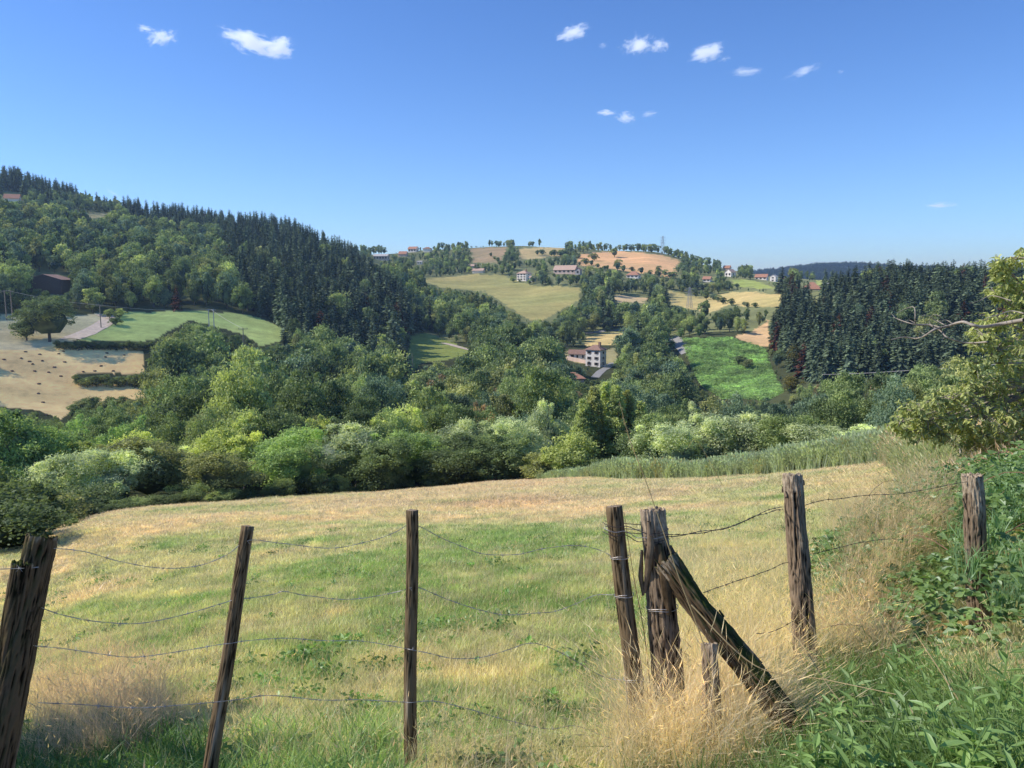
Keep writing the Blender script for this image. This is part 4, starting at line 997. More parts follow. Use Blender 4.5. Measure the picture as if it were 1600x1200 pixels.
HOUSES = [
 ('house', 'white square village house with pinkish hip roof above the open slope', 819, 438, 20, 13, 'hip', 'lime_wall', 'tile_pale', .9, -12, .3, (3, 3), False, True),
 ('house', 'low white wing right of the square village house', 832, 440, 9, 8, 'gable', 'lime_wall', 'tile_pale', .9, 0, .3, (1, 1)),
 ('house', 'long farmhouse with wide tan roof under the tan hill', 884, 427, 42, 7, 'gable', 'pink_wall', 'tile_pale', .35, -3, .5, (5, 1)),
 ('house', 'house with pale gable end right of the long tan roof', 904, 429, 9, 9, 'gable', 'grey_wall', 'tile', 1.1, 0, .4, (1, 1), False, False, VG, None, 'house', .4, True),
 ('house', 'house with orange roof half hidden by trees below the tan hill', 990, 434, 22, 5, 'hip', 'lime_wall', 'tile', .7, 4, .45, (3, 1)),
 ('house', 'long low pale house on the skyline left of the small conifers', 746, 384, 26, 5, 'gable', 'lime_wall', 'tile_pale', .5, 0, .35, (4, 1)),
 ('house', 'small house with red roof on the skyline right of the small conifers', 815, 384, 15, 6, 'hip', 'lime_wall', 'tile', .9, 10, .35, (2, 1)),
 ('house', 'tiny white house at the right end of the skyline tree row', 876, 386, 7, 4, 'gable', 'lime_wall', 'tile_pale', .8, 10, .35),
 ('house', 'white bungalow with red roof at the left of the hilltop village', 646, 394, 16, 6, 'gable', 'lime_wall', 'tile', .7, -5, .35, (3, 1)),
 ('house', 'pink roofed house below the white village bungalow', 630, 400, 14, 4, 'gable', 'pink_wall', 'tile', .7, 0, .45),
 ('house', 'wide grey and white house left of the pink roofed one', 596, 406, 26, 7, 'gable', 'grey_wall', 'grey_wall', .5, 3, .25, (5, 1)),
 ('house', 'pale house on the left shoulder of the village skyline', 612, 396, 12, 5, 'gable', 'lime_wall', 'tile_pale', .7, 3, .35),
 ('house', 'brown roofed house among trees right of the white bungalow', 668, 393, 14, 5, 'hip', 'lime_wall', 'tile_brown', .7, 3, .35),
 ('house', 'small white box house below the village trees', 656, 413, 9, 5, 'gable', 'lime_wall', 'grey_wall', .7, 3, .2, (2, 1)),
 ('barn', 'low pale farm shed above the open green slope', 748, 426, 20, 4, 'gable', 'lime_wall', 'tile_pale', .6, 3, .3),
 ('barn', 'long shed with grey roof left of the conifer copse slope', 738, 418, 16, 3, 'gable', 'grey_wall', 'tile_pale', .6, 3, .3),
 ('house', 'small white gabled house on the green hillside at right', 1141, 432, 13, 8, 'gable', 'lime_wall', 'tile_pale', 1.0, -15, .4, (2, 1), False, False, None, None, 'house', .4, True),
 ('house', 'orange roofed house just above the small white gabled one', 1136, 422, 11, 4, 'gable', 'pink_wall', 'tile', .8, 5, .45),
 ('house', 'pink roofed cottage left of the small white gabled house', 1105, 440, 13, 5, 'gable', 'lime_wall', 'tile', .8, 5, .4, (2, 1)),
 ('house', 'flat pale house on the terrace above the lawn', 1070, 443, 14, 4, 'gable', 'pink_wall', 'tile_pale', .6, 0, .3),
 ('house', 'long house with orange roof beside the bright white gable', 1190, 437, 20, 5, 'gable', 'lime_wall', 'tile', .6, 6, .4, (3, 1)),
 ('house', 'bright white gable house right of the long orange roof', 1209, 440, 10, 9, 'gable', 'lime_wall', 'grey_wall', 1.0, 0, .3, (1, 2), False, False, None, None, 'house', .3, True),
 ('house', 'small orange house at the right end of the village', 1226, 440, 8, 4, 'gable', 'pink_wall', 'tile', .8, 0, .4),
 ('house', 'lone house with orange roof high in the wood at far left', 20, 314, 20, 4, 'gable', 'lime_wall', 'tile', .6, 6, .5),
]
for h_ in HOUSES: h_ = list(h_); h_[4] *= .85; h_[5] *= .8; h_[10] = h_[10] - 22 if len(h_) > 10 else -22; house(*h_)
for nm, lb, px, py, w, hw, kind, wl, rm, rr in [
 ('house', 'big orange pyramid roofed house peeping over the conifer wood', 1268, 456, 25, 4, 'hip', 'pink_wall', 'tile', 560), ('house', 'small white house between two orange roofs over the conifer wood', 1293, 456, 13, 9, 'gable', 'lime_wall', 'grey_wall', 570),
 ('house', 'low pink house right of the small white one over the wood', 1312, 456, 12, 8, 'gable', 'pink_wall', 'tile', 575), ('house', 'orange roof showing among the top of the conifer wood', 1348, 452, 20, 5, 'gable', 'pink_wall', 'tile', 560)]:
    p0 = at(px, py, rr); house(nm, lb, px, py, w, hw, kind, wl, rm, .8, 3, .5, r_=rr)
house('barn', 'large brown brick barn with low gable at left among trees', 80, 455, 42, 15, 'gable', 'brick_wall', 'tile_brown', 1.0, -22, .16, ridge_across=True, cat='barn')
house('shed', 'long pale shed left of the brown brick barn', 32, 455, 28, 6, 'gable', 'lime_wall', 'tile_pale', .4, 0, .35, (4, 1), cat='shed')
for lb, px, top, w, rr in [('orange roof seen through the hedge trees above the second stake', 592, 692, 18, 105), ('small orange roof among dark trees in the valley', 780, 604, 16, 185), ('wide orange roof in the trees below the farmhouse', 895, 584, 32, 235),
                           ('brown roof in the trees left of the farmhouse', 822, 550, 26, 330), ('pinkish roof showing through the hedge at left', 112, 780, 22, 75), ('small pink roof low between hedge trees at left', 140, 784, 14, 78)]:
    p0 = at(px, top, rr); w_m = w / F * rr; house('house', lb, px, top + 7 / rr * F * .8, w, 4.4 / rr * F, 'hip' if w > 20 else 'gable', 'pink_wall', 'tile' if 'orange' in lb else 'tile_pale', .8, 8, .35, r_=rr)

# ------------------------------------------------------------------ poles, masts and cables
def utility_pole(px, base, top, label, arm=1.6, mat='polewood', double=False, group=None):
    p = hit(px, base); rr = math.hypot(p.x, p.y); h = (base - top) / F * rr * 1.02; az = math.atan2(p.x, p.y)
    o = empty('utility_pole', p, -az); tag(o, label, 'utility pole', group)
    for k in ((-.9, .9) if double else (0,)):
        g = Geo(); g.tube([(k, 0, -.6), (k, 0, h)], [.20, .14], 8); link('pole', g.mesh('pole', [M[mat]]), o)
    g = Geo(); g.add([(a, b, c) for c in (h - .45, h - .27) for a, b in ((-arm, -.07), (arm, -.07), (arm, .07), (-arm, .07))], [(0, 3, 2, 1), (4, 5, 6, 7), (0, 1, 5, 4), (1, 2, 6, 5), (2, 3, 7, 6), (3, 0, 4, 7)])
    link('crossarm', g.mesh('crossarm', [M[mat]]), o)
    for s in (-1, 0, 1):
        g = Geo(); g.tube([(s * arm * .9, -.02, h - .26), (s * arm * .9, -.02, h - .1), (s * arm * .9, -.02, h + .08)], [.05, .08, .04], 6); link('insulator', g.mesh('insulator', [M['glass']]), o)
    return p + Vector((0, 0, h - .1))
T1 = utility_pole(331, 517, 486, 'pale double pole standing in the mown pasture', 1.8, 'steel', True)
T2 = utility_pole(381, 545, 515, 'single pole at the right corner of the mown pasture')
T3 = utility_pole(158, 512, 481, 'pole beside the farm track bend')
T4 = utility_pole(15, 500, 462, 'double pole at the left border below the barn', 1.8, 'polewood', True)
T5 = utility_pole(1460 - 340, 668, 640, 'small pole below the bracken field')
def cable(name, label, pts, rad=.03, mat='cable', sag=0.0, group=None):
    g = Geo(); P = [Vector(p) for p in pts]; Q = []
    for a, b in zip(P[:-1], P[1:]):
        for k in range(16): t = k / 16; q = a.lerp(b, t); q.z -= sag * 4 * t * (1 - t); Q.append(q)
    Q.append(P[-1]); g.tube(Q, [rad] * len(Q), 5); o = link(name, g.mesh(name, [M[mat]])); return tag(o, label, 'power line', group)
cable('power_line', 'power line sagging from the left border poles to the pole by the track', [Vector(at(-60, 462, 330)), T4, T3], .04, sag=.8)
cable('power_line', 'power line from the track pole to the double pole in the pasture', [T3, T1], .04, sag=1.0)
cable('power_line', 'short power line from the double pole to the corner pole', [T1, T2], .04, sag=.5)
cable('power_line', 'low power line near the left border under the barn', [Vector(at(-60, 488, 345)), Vector(at(38, 499, 340))], .04)
cable('power_line', 'upper of two cables crossing the dark conifer wood', [Vector(at(1285, 585, 215)), Vector(at(1400, 580, 190)), Vector(at(1640, 562, 150))], .035, sag=.15)
cable('power_line', 'lower of two cables crossing the dark conifer wood', [Vector(at(1290, 600, 215)), Vector(at(1400, 596, 190)), Vector(at(1640, 575, 150))], .035, sag=.15)
def lattice(name, label, px, base, top, w0, w1, arms=True, drum=False, r_=None):
    p = hit(px, base); rr = math.hypot(p.x, p.y)
    if r_: q = at(px, base, r_); p = Vector(q); rr = r_
    h = (base - top) / F * rr; o = empty(name, p, .2); tag(o, label, 'mast')
    g = Geo(); n = 9
    cs = [(1, 1), (-1, 1), (-1, -1), (1, -1)]
    lv = lambda k: (w0 + (w1 - w0) * k / n) / 2
    for c in cs: g.tube([(c[0] * w0 / 2, c[1] * w0 / 2, -1), (c[0] * w1 / 2, c[1] * w1 / 2, h)], [.09, .06], 4)
    for k in range(n):
        z0, z1 = h * k / n, h * (k + 1) / n
        for i in range(4):
            a, b = cs[i], cs[(i + 1) % 4]
            g.tube([(a[0] * lv(k), a[1] * lv(k), z0), (b[0] * lv(k + 1), b[1] * lv(k + 1), z1)], [.045, .045], 4); g.tube([(b[0] * lv(k), b[1] * lv(k), z0), (a[0] * lv(k + 1), a[1] * lv(k + 1), z1)], [.07, .07], 4)
    link('lattice_frame', g.mesh('lattice_frame', [M['steel']]), o)
    if arms:
        for z in (.62, .76, .9):
            g = Geo(); g.tube([(-3.4, 0, h * z), (0, 0, h * z + .9), (3.4, 0, h * z)], [.08, .14, .08], 4); g.tube([(-3.4, 0, h * z), (3.4, 0, h * z)], [.1, .1], 4); link('crossarm', g.mesh('crossarm', [M['steel']]), o)
    if drum:
        for i in range(3):
            a = i * 2.1; g = Geo(); g.tube([(math.cos(a) * 1.3, math.sin(a) * 1.3, h - 3.2), (math.cos(a) * 1.3, math.sin(a) * 1.3, h)], [.45, .45], 6); link('antenna', g.mesh('antenna', [M['lime_wall']]), o)
lattice('pylon', 'grey lattice pylon on the skyline right of the antenna mast', 1035, 398, 370, 4.2, .9)
lattice('antenna_mast', 'slim antenna mast on the skyline left of the pylon', 1014, 392, 371, 1.6, .9, False, True)
lattice('pylon', 'lattice pylon standing on the terraces in front of the village trees', 1077, 482, 450, 3.4, .8)

# ------------------------------------------------------------------ grass of the meadow
def blades_mesh(seed, n, rad, h0, h1, w, lean=.35, mat='blade', seedhead=0.0, curl=.3):
    q = np.random.default_rng(seed); V = []; Q4 = []; T3 = []; T = []
    for i in range(n):
        a = q.uniform(0, 6.283); rr = rad * math.sqrt(q.random()); b = np.array([rr * math.cos(a), rr * math.sin(a), -.02]); h = q.uniform(h0, h1)
        la = q.uniform(0, 6.283); ln = abs(q.normal(0, lean)); d = np.array([math.cos(la) * ln, math.sin(la) * ln, 1.0]); d /= np.linalg.norm(d)
        fa = q.uniform(0, 3.14); s = np.array([math.cos(fa), math.sin(fa), 0]) * w * q.uniform(.6, 1.3) / 2
        m = b + d * h * .55; e = b + d * h + np.array([math.cos(la), math.sin(la), -.35]) * h * curl * q.uniform(.1, 1)
        k = len(V); V += [b - s, b + s, m + s * .8, m - s * .8, e]; Q4.append((k, k + 1, k + 2, k + 3)); T3.append((k + 3, k + 2, k + 4))
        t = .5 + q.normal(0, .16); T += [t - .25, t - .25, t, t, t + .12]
        if seedhead and q.random() < seedhead:
            k = len(V); dd = (e - m) / np.linalg.norm(e - m); sw = np.cross(dd, [q.normal(), q.normal(), .3]); sw = sw / np.linalg.norm(sw) * w * 1.1; L = h * .10
            V += [e - dd * L * .4, e + sw, e + dd * L, e - sw]; Q4.append((k, k + 1, k + 2, k + 3)); T += [t + .1] * 4
            k = len(V); sw = np.cross(dd, sw); V += [e - dd * L * .4, e + sw, e + dd * L, e - sw]; Q4.append((k, k + 1, k + 2, k + 3)); T += [t + .1] * 4
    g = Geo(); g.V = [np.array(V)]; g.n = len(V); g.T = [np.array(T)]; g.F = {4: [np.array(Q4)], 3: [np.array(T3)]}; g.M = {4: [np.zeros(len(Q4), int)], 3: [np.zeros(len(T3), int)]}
    return g.mesh('grass_tuft', [M[mat]])
TU = [blades_mesh(s, 46, .085, .03, .095, .0042, .8) for s in (1, 2, 3)] + [blades_mesh(s, 60, .20, .05, .13, .009, .7) for s in (4, 5, 6)] + [blades_mesh(s, 16, .10, .08, .24, .0026, .5, seedhead=.3) for s in (7, 8)]
gg = np.random.default_rng(101)
def band(r0, r1, n, az=37.5):
    r_ = np.sqrt(gg.uniform(r0**2, r1**2, n)); a = gg.uniform(R(-az), R(az), n); return np.stack([r_ * np.sin(a), r_ * np.cos(a)], 1)
XY = np.vstack([band(2.2, 5.5, 9500, 40), band(5.5, 11, 17000), band(11, 24, 22000), band(24, 62, 30000)])
rr_ = np.hypot(XY[:, 0], XY[:, 1]); k_ = rr_ < edge_r(XY[:, 0], XY[:, 1]) + 1.0; XY = XY[k_]; rr_ = rr_[k_]
Z_ = H(XY[:, 0], XY[:, 1]); n_ = len(XY)
C_ = meadow_col(XY[:, 0], XY[:, 1]) * gg.uniform(.8, 1.25, n_)[:, None] * 1.12
lone = gg.random(n_); tall = (lone < .06)
C_[gg.random(n_) < .05] = np.array([.8, .66, .40])
idx_ = np.where(rr_ < 9, gg.integers(0, 3, n_), gg.integers(3, 6, n_)); idx_ = np.where(tall, gg.integers(6, 8, n_), idx_); C_[tall] = STRAW
sc_ = np.where(rr_ < 9, 1.0, np.interp(rr_, [9, 24, 60], [.75, 1.15, 1.7])) * gg.uniform(.7, 1.3, n_) * (.75 + .5 * fbm(XY[:, 0] / 1.1, XY[:, 1] / 1.1, 12, 2)); sc_ = np.where(tall, gg.uniform(.7, 1.3, n_), sc_)
s3_ = np.stack([sc_ * np.where(rr_ > 20, 1.35, 1), sc_ * np.where(rr_ > 20, 1.35, 1), sc_ * np.where(rr_ > 14, .75, 1)], 1)
scatter('meadow_grass', np.stack([XY[:, 0], XY[:, 1], Z_], 1), gg.uniform(0, 6.28, n_), s3_, idx_, C_, TU, 'short green and straw coloured grass covering the meadow', 'grass')

# tall weeds in a strip along the meadow's far right edge
WD = [blades_mesh(s, 80, .38, .6, 1.35, .045, .2, curl=.2, seedhead=.5) for s in (11, 12, 13)]
px_ = gg.uniform(835, 1440, 7000); a_ = np.arctan2((px_ - 800) / F, CT - .02); er = np.interp(a_, EDGE_A, EDGE_R); wid_ = np.interp(px_, [835, 930, 1150, 1440], [1.5, 5, 9, 12]); r_ = er + .5 - wid_ * gg.random(len(px_))
X_, Y_ = r_ * np.sin(a_), r_ * np.cos(a_); n_ = len(px_); hs_ = gg.uniform(.5, .95, n_) * np.interp(px_, [835, 960, 1400], [.6, 1.0, 1.05]) * (.7 + .6 * fbm(X_ / 2.5, Y_ / 2.5, 4, 2))
cw_ = np.array([.50, .56, .37]) * gg.uniform(.75, 1.25, (n_, 1)); strawy = (gg.random(n_) < .06) | (px_ > gg.normal(1400, 25, n_)); cw_[strawy] = np.array([.50, .46, .24])
scatter('tall_weeds', np.stack([X_, Y_, H(X_, Y_)], 1), gg.uniform(0, 6.28, n_), hs_, gg.integers(0, 3, n_), cw_, WD, 'strip of tall blue green weeds along the far edge of the meadow', 'weeds')

# long dry grass
DRY = [blades_mesh(s, 30, .13, .3, .95, .0024, .32, seedhead=.4, curl=.5) for s in (21, 22, 23)] + [blades_mesh(24, 60, .22, .2, .6, .0024, .75, curl=.7)]
LUSH = [blades_mesh(s, 26, .10, .18, .42, .011, .45, curl=.5) for s in (31, 32)]
def poly_scatter(spec):
    P, C, S, I = [], [], [], []
    for poly, n, s0, s1, col, idxs in spec:
        q = sample_poly(poly, n, gg); p = vhit(q[:, 0], q[:, 1], 80); P.append(p); c = np.array(col) * gg.uniform(.72, 1.3, (n, 1)); C.append(c); S.append(gg.uniform(s0, s1, n)); I.append(gg.choice(idxs, n))
    return np.vstack(P), np.concatenate(S), np.concatenate(I), np.vstack(C)
PINK, STR, GOLD = (.86, .64, .45), (.92, .76, .50), (.94, .79, .48)
P_, S_, I_, C_ = poly_scatter([
 ([(50, 1070), (140, 1085), (235, 1090), (285, 1150), (200, 1200), (60, 1210)], 300, .30, .60, PINK, [0, 1, 2, 3, 3]),
 ([(60, 990), (170, 1000), (260, 1060), (200, 1100), (60, 1080)], 120, .25, .45, PINK, [0, 1, 3]),
 ([(975, 1130), (1040, 1110), (1200, 1120), (1230, 1200), (1140, 1260), (960, 1240)], 300, .40, .75, STR, [0, 1, 2, 3]),
 ([(1060, 1040), (1220, 1010), (1260, 1090), (1150, 1130), (1060, 1120)], 200, .4, .7, GOLD, [0, 1, 2]),
 ([(1080, 1120), (1200, 1100), (1260, 1180), (1120, 1220)], 190, .35, .7, STR, [0, 1, 2, 3]),
 ([(1040, 930), (1230, 900), (1330, 960), (1390, 1060), (1290, 1080), (1080, 1040)], 330, .4, .75, GOLD, [0, 1, 2, 3]),
 ([(1040, 840), (1220, 820), (1380, 830), (1340, 930), (1060, 930)], 260, .35, .6, STR, [0, 1, 2, 3]),
 ([(1290, 960), (1400, 960), (1420, 1060), (1300, 1060)], 170, .4, .7, (.74, .56, .38), [3, 3, 0]),
 ([(1300, 760), (1420, 725), (1440, 800), (1350, 860), (1280, 830)], 200, .35, .6, STR, [0, 1, 2]),
 ([(560, 1150), (1000, 1160), (1000, 1230), (350, 1230), (330, 1160)], 90, .25, .45, STR, [3, 0]),
 ([(1420, 1080), (1600, 1040), (1640, 1130), (1500, 1180)], 110, .25, .45, GOLD, [0, 1, 2]),
])
scatter('dry_grass', P_, gg.uniform(0, 6.28, len(P_)), S_, I_, C_, DRY, 'long dry straw coloured grass around the old posts', 'dry grass')
P_, S_, I_, C_ = poly_scatter([
 ([(1180, 1060), (1400, 1050), (1640, 1120), (1640, 1300), (1180, 1300)], 420, .6, 1.0, (.21, .31, .09), [0, 1]),
 ([(0, 1150), (300, 1150), (420, 1300), (-40, 1300)], 240, .35, .7, (.16, .28, .08), [0, 1]),
 ([(1000, 1180), (1200, 1170), (1200, 1300), (1000, 1300)], 60, .4, .7, (.14, .24, .06), [0, 1]),
 ([(380, 1140), (640, 1150), (640, 1290), (380, 1290)], 110, .35, .7, (.34, .48, .15), [0, 1]),
 ([(1290, 1010), (1420, 1010), (1450, 1060), (1290, 1060)], 60, .5, .9, (.12, .22, .05), [0, 1]),
])
scatter('lush_grass', P_, gg.uniform(0, 6.28, len(P_)), S_, I_, C_, LUSH, 'lush long green grass in the bottom corners', 'grass')
# taller straw and weeds on the bank under the walnut tree
n_ = 5200; px_ = gg.uniform(1370, 1760, n_); r_ = gg.uniform(10, 30, n_); a_ = np.arctan2((px_ - 800) / F, CT - .03); X_, Y_ = r_ * np.sin(a_), r_ * np.cos(a_)
k_ = (px_ > np.interp(r_, [10, 30], [1430, 1375])); X_, Y_, r_ = X_[k_], Y_[k_], r_[k_]; n_ = len(X_)
mixn = fbm(X_ / 1.8, Y_ / 1.8, 88, 3)[:, None]; cc_ = np.where(mixn > .56, np.array([.70, .56, .38]), np.array([.44, .48, .24])) * gg.uniform(.75, 1.25, (n_, 1))
scatter('bank_grass', np.stack([X_, Y_, H(X_, Y_)], 1), gg.uniform(0, 6.28, n_), np.interp(r_, [10, 30], [.9, 1.5]) * gg.uniform(.6, 1.1, n_), gg.integers(0, 4, n_), cc_,
        [blades_mesh(s, 60, .25, .3, .75, .008, .35, curl=.4, seedhead=.3) for s in (41, 42, 43, 44)], 'rough pinkish straw and weeds on the bank below the yellow green border tree', 'grass')

# ------------------------------------------------------------------ bramble bank
bc, ba, bb, brot = np.array([5.4, 6.0]), 2.85, 4.4, R(-22)
def mound(x, y):
    dx, dy = x - bc[0], y - bc[1]; u = (dx * math.cos(brot) + dy * math.sin(brot)) / ba; v = (-dx * math.sin(brot) + dy * math.cos(brot)) / bb
    d = u * u + v * v; return 1.12 * np.clip(1 - d, 0, 1) ** .55 * (.75 + .5 * fbm(x / .7, y / .7, 6, 3))
def leaf_spray(name, P, D, Nn, L, W, mat, tint=None, fold=.18, droop=.0):
    V, Fq = leaves_geo(P, D, Nn, L, W, fold, droop); t = gg.normal(.5, .16, len(P)) if tint is None else tint
    return npmesh(name, V, [Fq], M[mat], np.repeat(t, 6))
def bramble(name, label, n, region, u0, col, tc):
    q = gg.uniform([0, 0], [1, 1], (n * 3, 2)); x = region[0] + q[:, 0] * (region[1] - region[0]); y = region[2] + q[:, 1] * (region[3] - region[2]); m = mound(x, y); k = m > .05; x, y, m = x[k][:n], y[k][:n], m[k][:n]
    e = .05; nx = -(mound(x + e, y) - mound(x - e, y)) / (2 * e); ny = -(mound(x, y + e) - mound(x, y - e)) / (2 * e)
    z = H(x, y) + m * gg.uniform(u0, 1.0, len(x)) ** .5 + gg.normal(0, .03, len(x))
    nn = np.stack([nx * .5, ny * .5, np.ones(len(x))], 1) + gg.normal(0, .45, (len(x), 3)); P = np.stack([x, y, z], 1)
    # three leaflets on each stalk
    P3, D3, N3, L3, T3 = [], [], [], [], []
    base = gg.uniform(0, 6.283, len(x)); tt = gg.normal(.5, .15, len(x)) + (z - H(x, y)) * .12
    for j, off in enumerate((0, 1.15, -1.15)):
        a = base + off; P3.append(P); D3.append(np.stack([np.cos(a), np.sin(a), gg.normal(-.15, .25, len(x))], 1)); N3.append(nn); L3.append(gg.uniform(.030, .058, len(x)) * (1.1 if j == 0 else .9)); T3.append(tt)
    L = np.concatenate(L3) * np.tile(np.exp(gg.normal(0, .28, len(x))), 3); return leaf_spray(name, np.vstack(P3), np.vstack(D3), np.vstack(N3), L, L * .72, 'bramble', np.concatenate(T3))
br = empty('bramble_thicket', (0, 0, 0)); tag(br, 'large green bramble thicket covering the bank around the farthest post', 'bramble')
link('foliage', bramble('bramble_leaves', '', 21000, (1.5, 8.5, 1.5, 10.5), .25, None, None), br, tcol=(.175, .275, .08))
for i in range(60):
    gz = Geo()
    x, y = gg.uniform(2.2, 6.5), gg.uniform(3.2, 9); m = float(mound(np.array([x]), np.array([y]))[0])
    if m < .15: continue
    a = gg.uniform(0, 6.28); L = gg.uniform(.5, 1.1); pts = []
    for k in range(7): t = k / 6; px_, py_ = x + math.cos(a) * L * t, y + math.sin(a) * L * t; pts.append((px_, py_, Hs(px_, py_) + m * .9 + .22 * math.sin(t * 3.0) - t * .25))
    gz.tube(pts, [.0035] * 7, 4); link('cane', gz.mesh('cane', [M['cane']]), br)
# long grass blades and straw growing through the thicket
n_ = 60; q_ = sample_poly([(1500, 900), (1640, 860), (1640, 1060), (1560, 1040), (1480, 1000)], n_, gg); P_ = vhit(q_[:, 0], q_[:, 1], 20); P_[:, 2] += mound(P_[:, 0], P_[:, 1]) * .75
q2_ = sample_poly([(1300, 800), (1450, 780), (1470, 960), (1320, 1010)], 300, gg); P2_ = vhit(q2_[:, 0], q2_[:, 1], 20); P2_[:, 2] += mound(P2_[:, 0], P2_[:, 1]) * .7
cc_ = np.vstack([np.array([.26, .40, .19]) * gg.uniform(.8, 1.3, (n_, 1)), np.array([.72, .57, .36]) * gg.uniform(.8, 1.3, (300, 1))])
scatter('long_grass', np.vstack([P_, P2_]), gg.uniform(0, 6.28, n_ + 300), gg.uniform(.45, .8, n_ + 300), np.concatenate([gg.integers(0, 2, n_), gg.integers(2, 4, 300)]), cc_, LUSH + DRY[:2], 'long blue green and straw blades growing through the brambles', 'grass')

# ------------------------------------------------------------------ herbs
def herb_mesh(seed, h=.42, n=16):
    q = np.random.default_rng(seed); P, D, Nn, L = [], [], [], []
    for i in range(n):
        z = h * (.12 + .85 * i / n); a = i * 2.4 + q.normal(0, .3); P.append((0, 0, z)); el = q.uniform(.15, .8); D.append((math.cos(a), math.sin(a), el)); Nn.append((-math.cos(a) * el, -math.sin(a) * el, 1)); L.append(.13 * (1 - .4 * i / n) * q.uniform(.8, 1.2))
    L = np.array(L); V, Fq = leaves_geo(np.array(P, float), np.array(D, float), np.array(Nn, float), L, L * .26, .15, .12); g = Geo(); g.add(V, Fq, np.repeat(q.normal(.55, .14, n), 6)); lf = g.mesh('leaves', [M['herb']])
    g = Geo(); g.tube([(0, 0, -.03), (0, 0, h * .95)], [.004, .002], 5); return lf, g.mesh('stem', [M['herb']])
HB = [herb_mesh(s, h_) for s, h_ in ((1, .36), (2, .46), (3, .30))]
q_ = sample_poly([(1270, 1190), (1380, 1120), (1640, 1150), (1640, 1330), (1270, 1330)], 115, gg); P_ = vhit(q_[:, 0], q_[:, 1], 20)
for i, p in enumerate(P_):
    o = empty('green_herb', p, gg.uniform(0, 6.28)); s = gg.uniform(.5, .95); o.scale = (s, s, s); o.rotation_euler = (gg.normal(0, .15), gg.normal(0, .15), gg.uniform(0, 6.28)); col = np.array((.27, .41, .13)) * gg.uniform(.75, 1.15)
    link('stem', HB[i % 3][1], o, tcol=col); link('leaves', HB[i % 3][0], o, tcol=col); tag(o, 'leafy herb with narrow fresh green leaves in the bottom right corner', 'plant', 'leafy herbs in the bottom right corner')
def dock_mesh(seed, n=11, l=.17):
    q = np.random.default_rng(seed); a = q.uniform(0, 6.283, n); el = q.uniform(.25, 1.3, n); D = np.stack([np.cos(a), np.sin(a), el], 1); Nn = np.stack([-np.cos(a) * el, -np.sin(a) * el, np.ones(n)], 1); L = l * q.uniform(.6, 1.2, n)
    V, Fq = leaves_geo(np.zeros((n, 3)) + q.normal(0, .015, (n, 3)), D, Nn, L, L * .38, .12, .25); g = Geo(); g.add(V, Fq, np.repeat(q.normal(.5, .12, n), 6)); return g.mesh('broadleaf_weed', [M['herb']])
DK = [dock_mesh(s) for s in (1, 2, 3)]
DPX = [(535, 1003, 1.2), (560, 998, .9), (508, 1012, .8), (470, 1024, .9), (795, 1002, .9), (825, 1008, 1.1), (845, 1022, .9), (862, 1090, 1.0), (878, 1108, .9), (660, 1004, .8), (685, 1012, .9), (705, 1000, .7), (325, 880, 1.3), (345, 872, 1.2), (300, 884, 1.1), (488, 905, 1.1), (520, 915, 1.0), (500, 925, 1.0),
       (700, 884, 1.4), (735, 886, 1.2), (760, 880, 1.2), (675, 880, 1.1), (790, 930, .9), (590, 985, .8), (1010, 945, .8), (905, 1045, .8), (745, 1040, .9), (610, 925, .9), (420, 965, .8), (930, 990, .8)]
for i, (x, y, s) in enumerate(DPX):
    o = link('broadleaf_weed', DK[i % 3], None, hit(x, y), np.array((.24, .46, .10)) * gg.uniform(.8, 1.2)); s *= .55; o.scale = (s, s, s); o.rotation_euler = (0, 0, i); tag(o, 'leafy green rosette weed growing in the short meadow grass', 'weed', 'rosette weeds in the meadow')
# umbels gone to seed and long single stalks
def stalk(name, label, pts, rad=.0022, head=None, group=None, mat='blade', col=(.58, .46, .26)):
    P = [Vector(at(*p)) if len(p) == 3 else Vector(p) for p in pts]; Q = []
    for i in range(len(P) - 1):
        p0, p1, p2, p3 = P[max(i - 1, 0)], P[i], P[i + 1], P[min(i + 2, len(P) - 1)]
        for k in range(8):
            t = k / 8; Q.append(.5 * ((2 * p1) + (p2 - p0) * t + (2 * p0 - 5 * p1 + 4 * p2 - p3) * t * t + (3 * p1 - p0 - 3 * p2 + p3) * t ** 3))
    Q.append(P[-1]); g = Geo(); n = len(Q); g.tube(Q, [rad * (1 - .6 * i / n) for i in range(n)], 5)
    o = link(name, g.mesh(name, [M[mat]]), tcol=col); tag(o, label, 'grass stalk' if head != 'umbel' else 'dried flower', group)
    q = np.random.default_rng(int(abs(P[0].x) * 1000))
    if head == 'spike':
        m = 26; g = Geo(); k = np.linspace(.68, .99, m); C = np.array([Q[int(t * (n - 1))][:] for t in k]); dr = np.array((Q[-1] - Q[-6]).normalized()[:])
        V, Fq = diamonds(C + q.normal(0, .004, (m, 3)), dr + q.normal(0, .3, (m, 3)), rdir(m, q), np.full(m, .016), np.full(m, .004)); g.add(V, Fq, .6); link('seed_head', g.mesh('seed_head', [M[mat]]), o, tcol=col)
    if head == 'umbel':
        g = Geo(); e = Q[-1]; up = (Q[-1] - Q[-4]).normalized(); a_ = up.orthogonal().normalized(); b_ = up.cross(a_)
        for j in range(22):
            an = j * 2.4; rr = .028 * math.sqrt((j + 1) / 22); tip = e + up * (.035 + q.normal(0, .003)) + (a_ * math.cos(an) + b_ * math.sin(an)) * rr
            g.tube([e, tip], [.0008, .0008], 3); m = 5; C = np.array(tip[:]) + q.normal(0, .004, (m, 3)); V, Fq = diamonds(C, rdir(m, q), rdir(m, q), np.full(m, .010), np.full(m, .006)); g.add(V, Fq, .55)
        link('flower_head', g.mesh('flower_head', [M[mat]]), o, tcol=(.50, .39, .25))
    return o
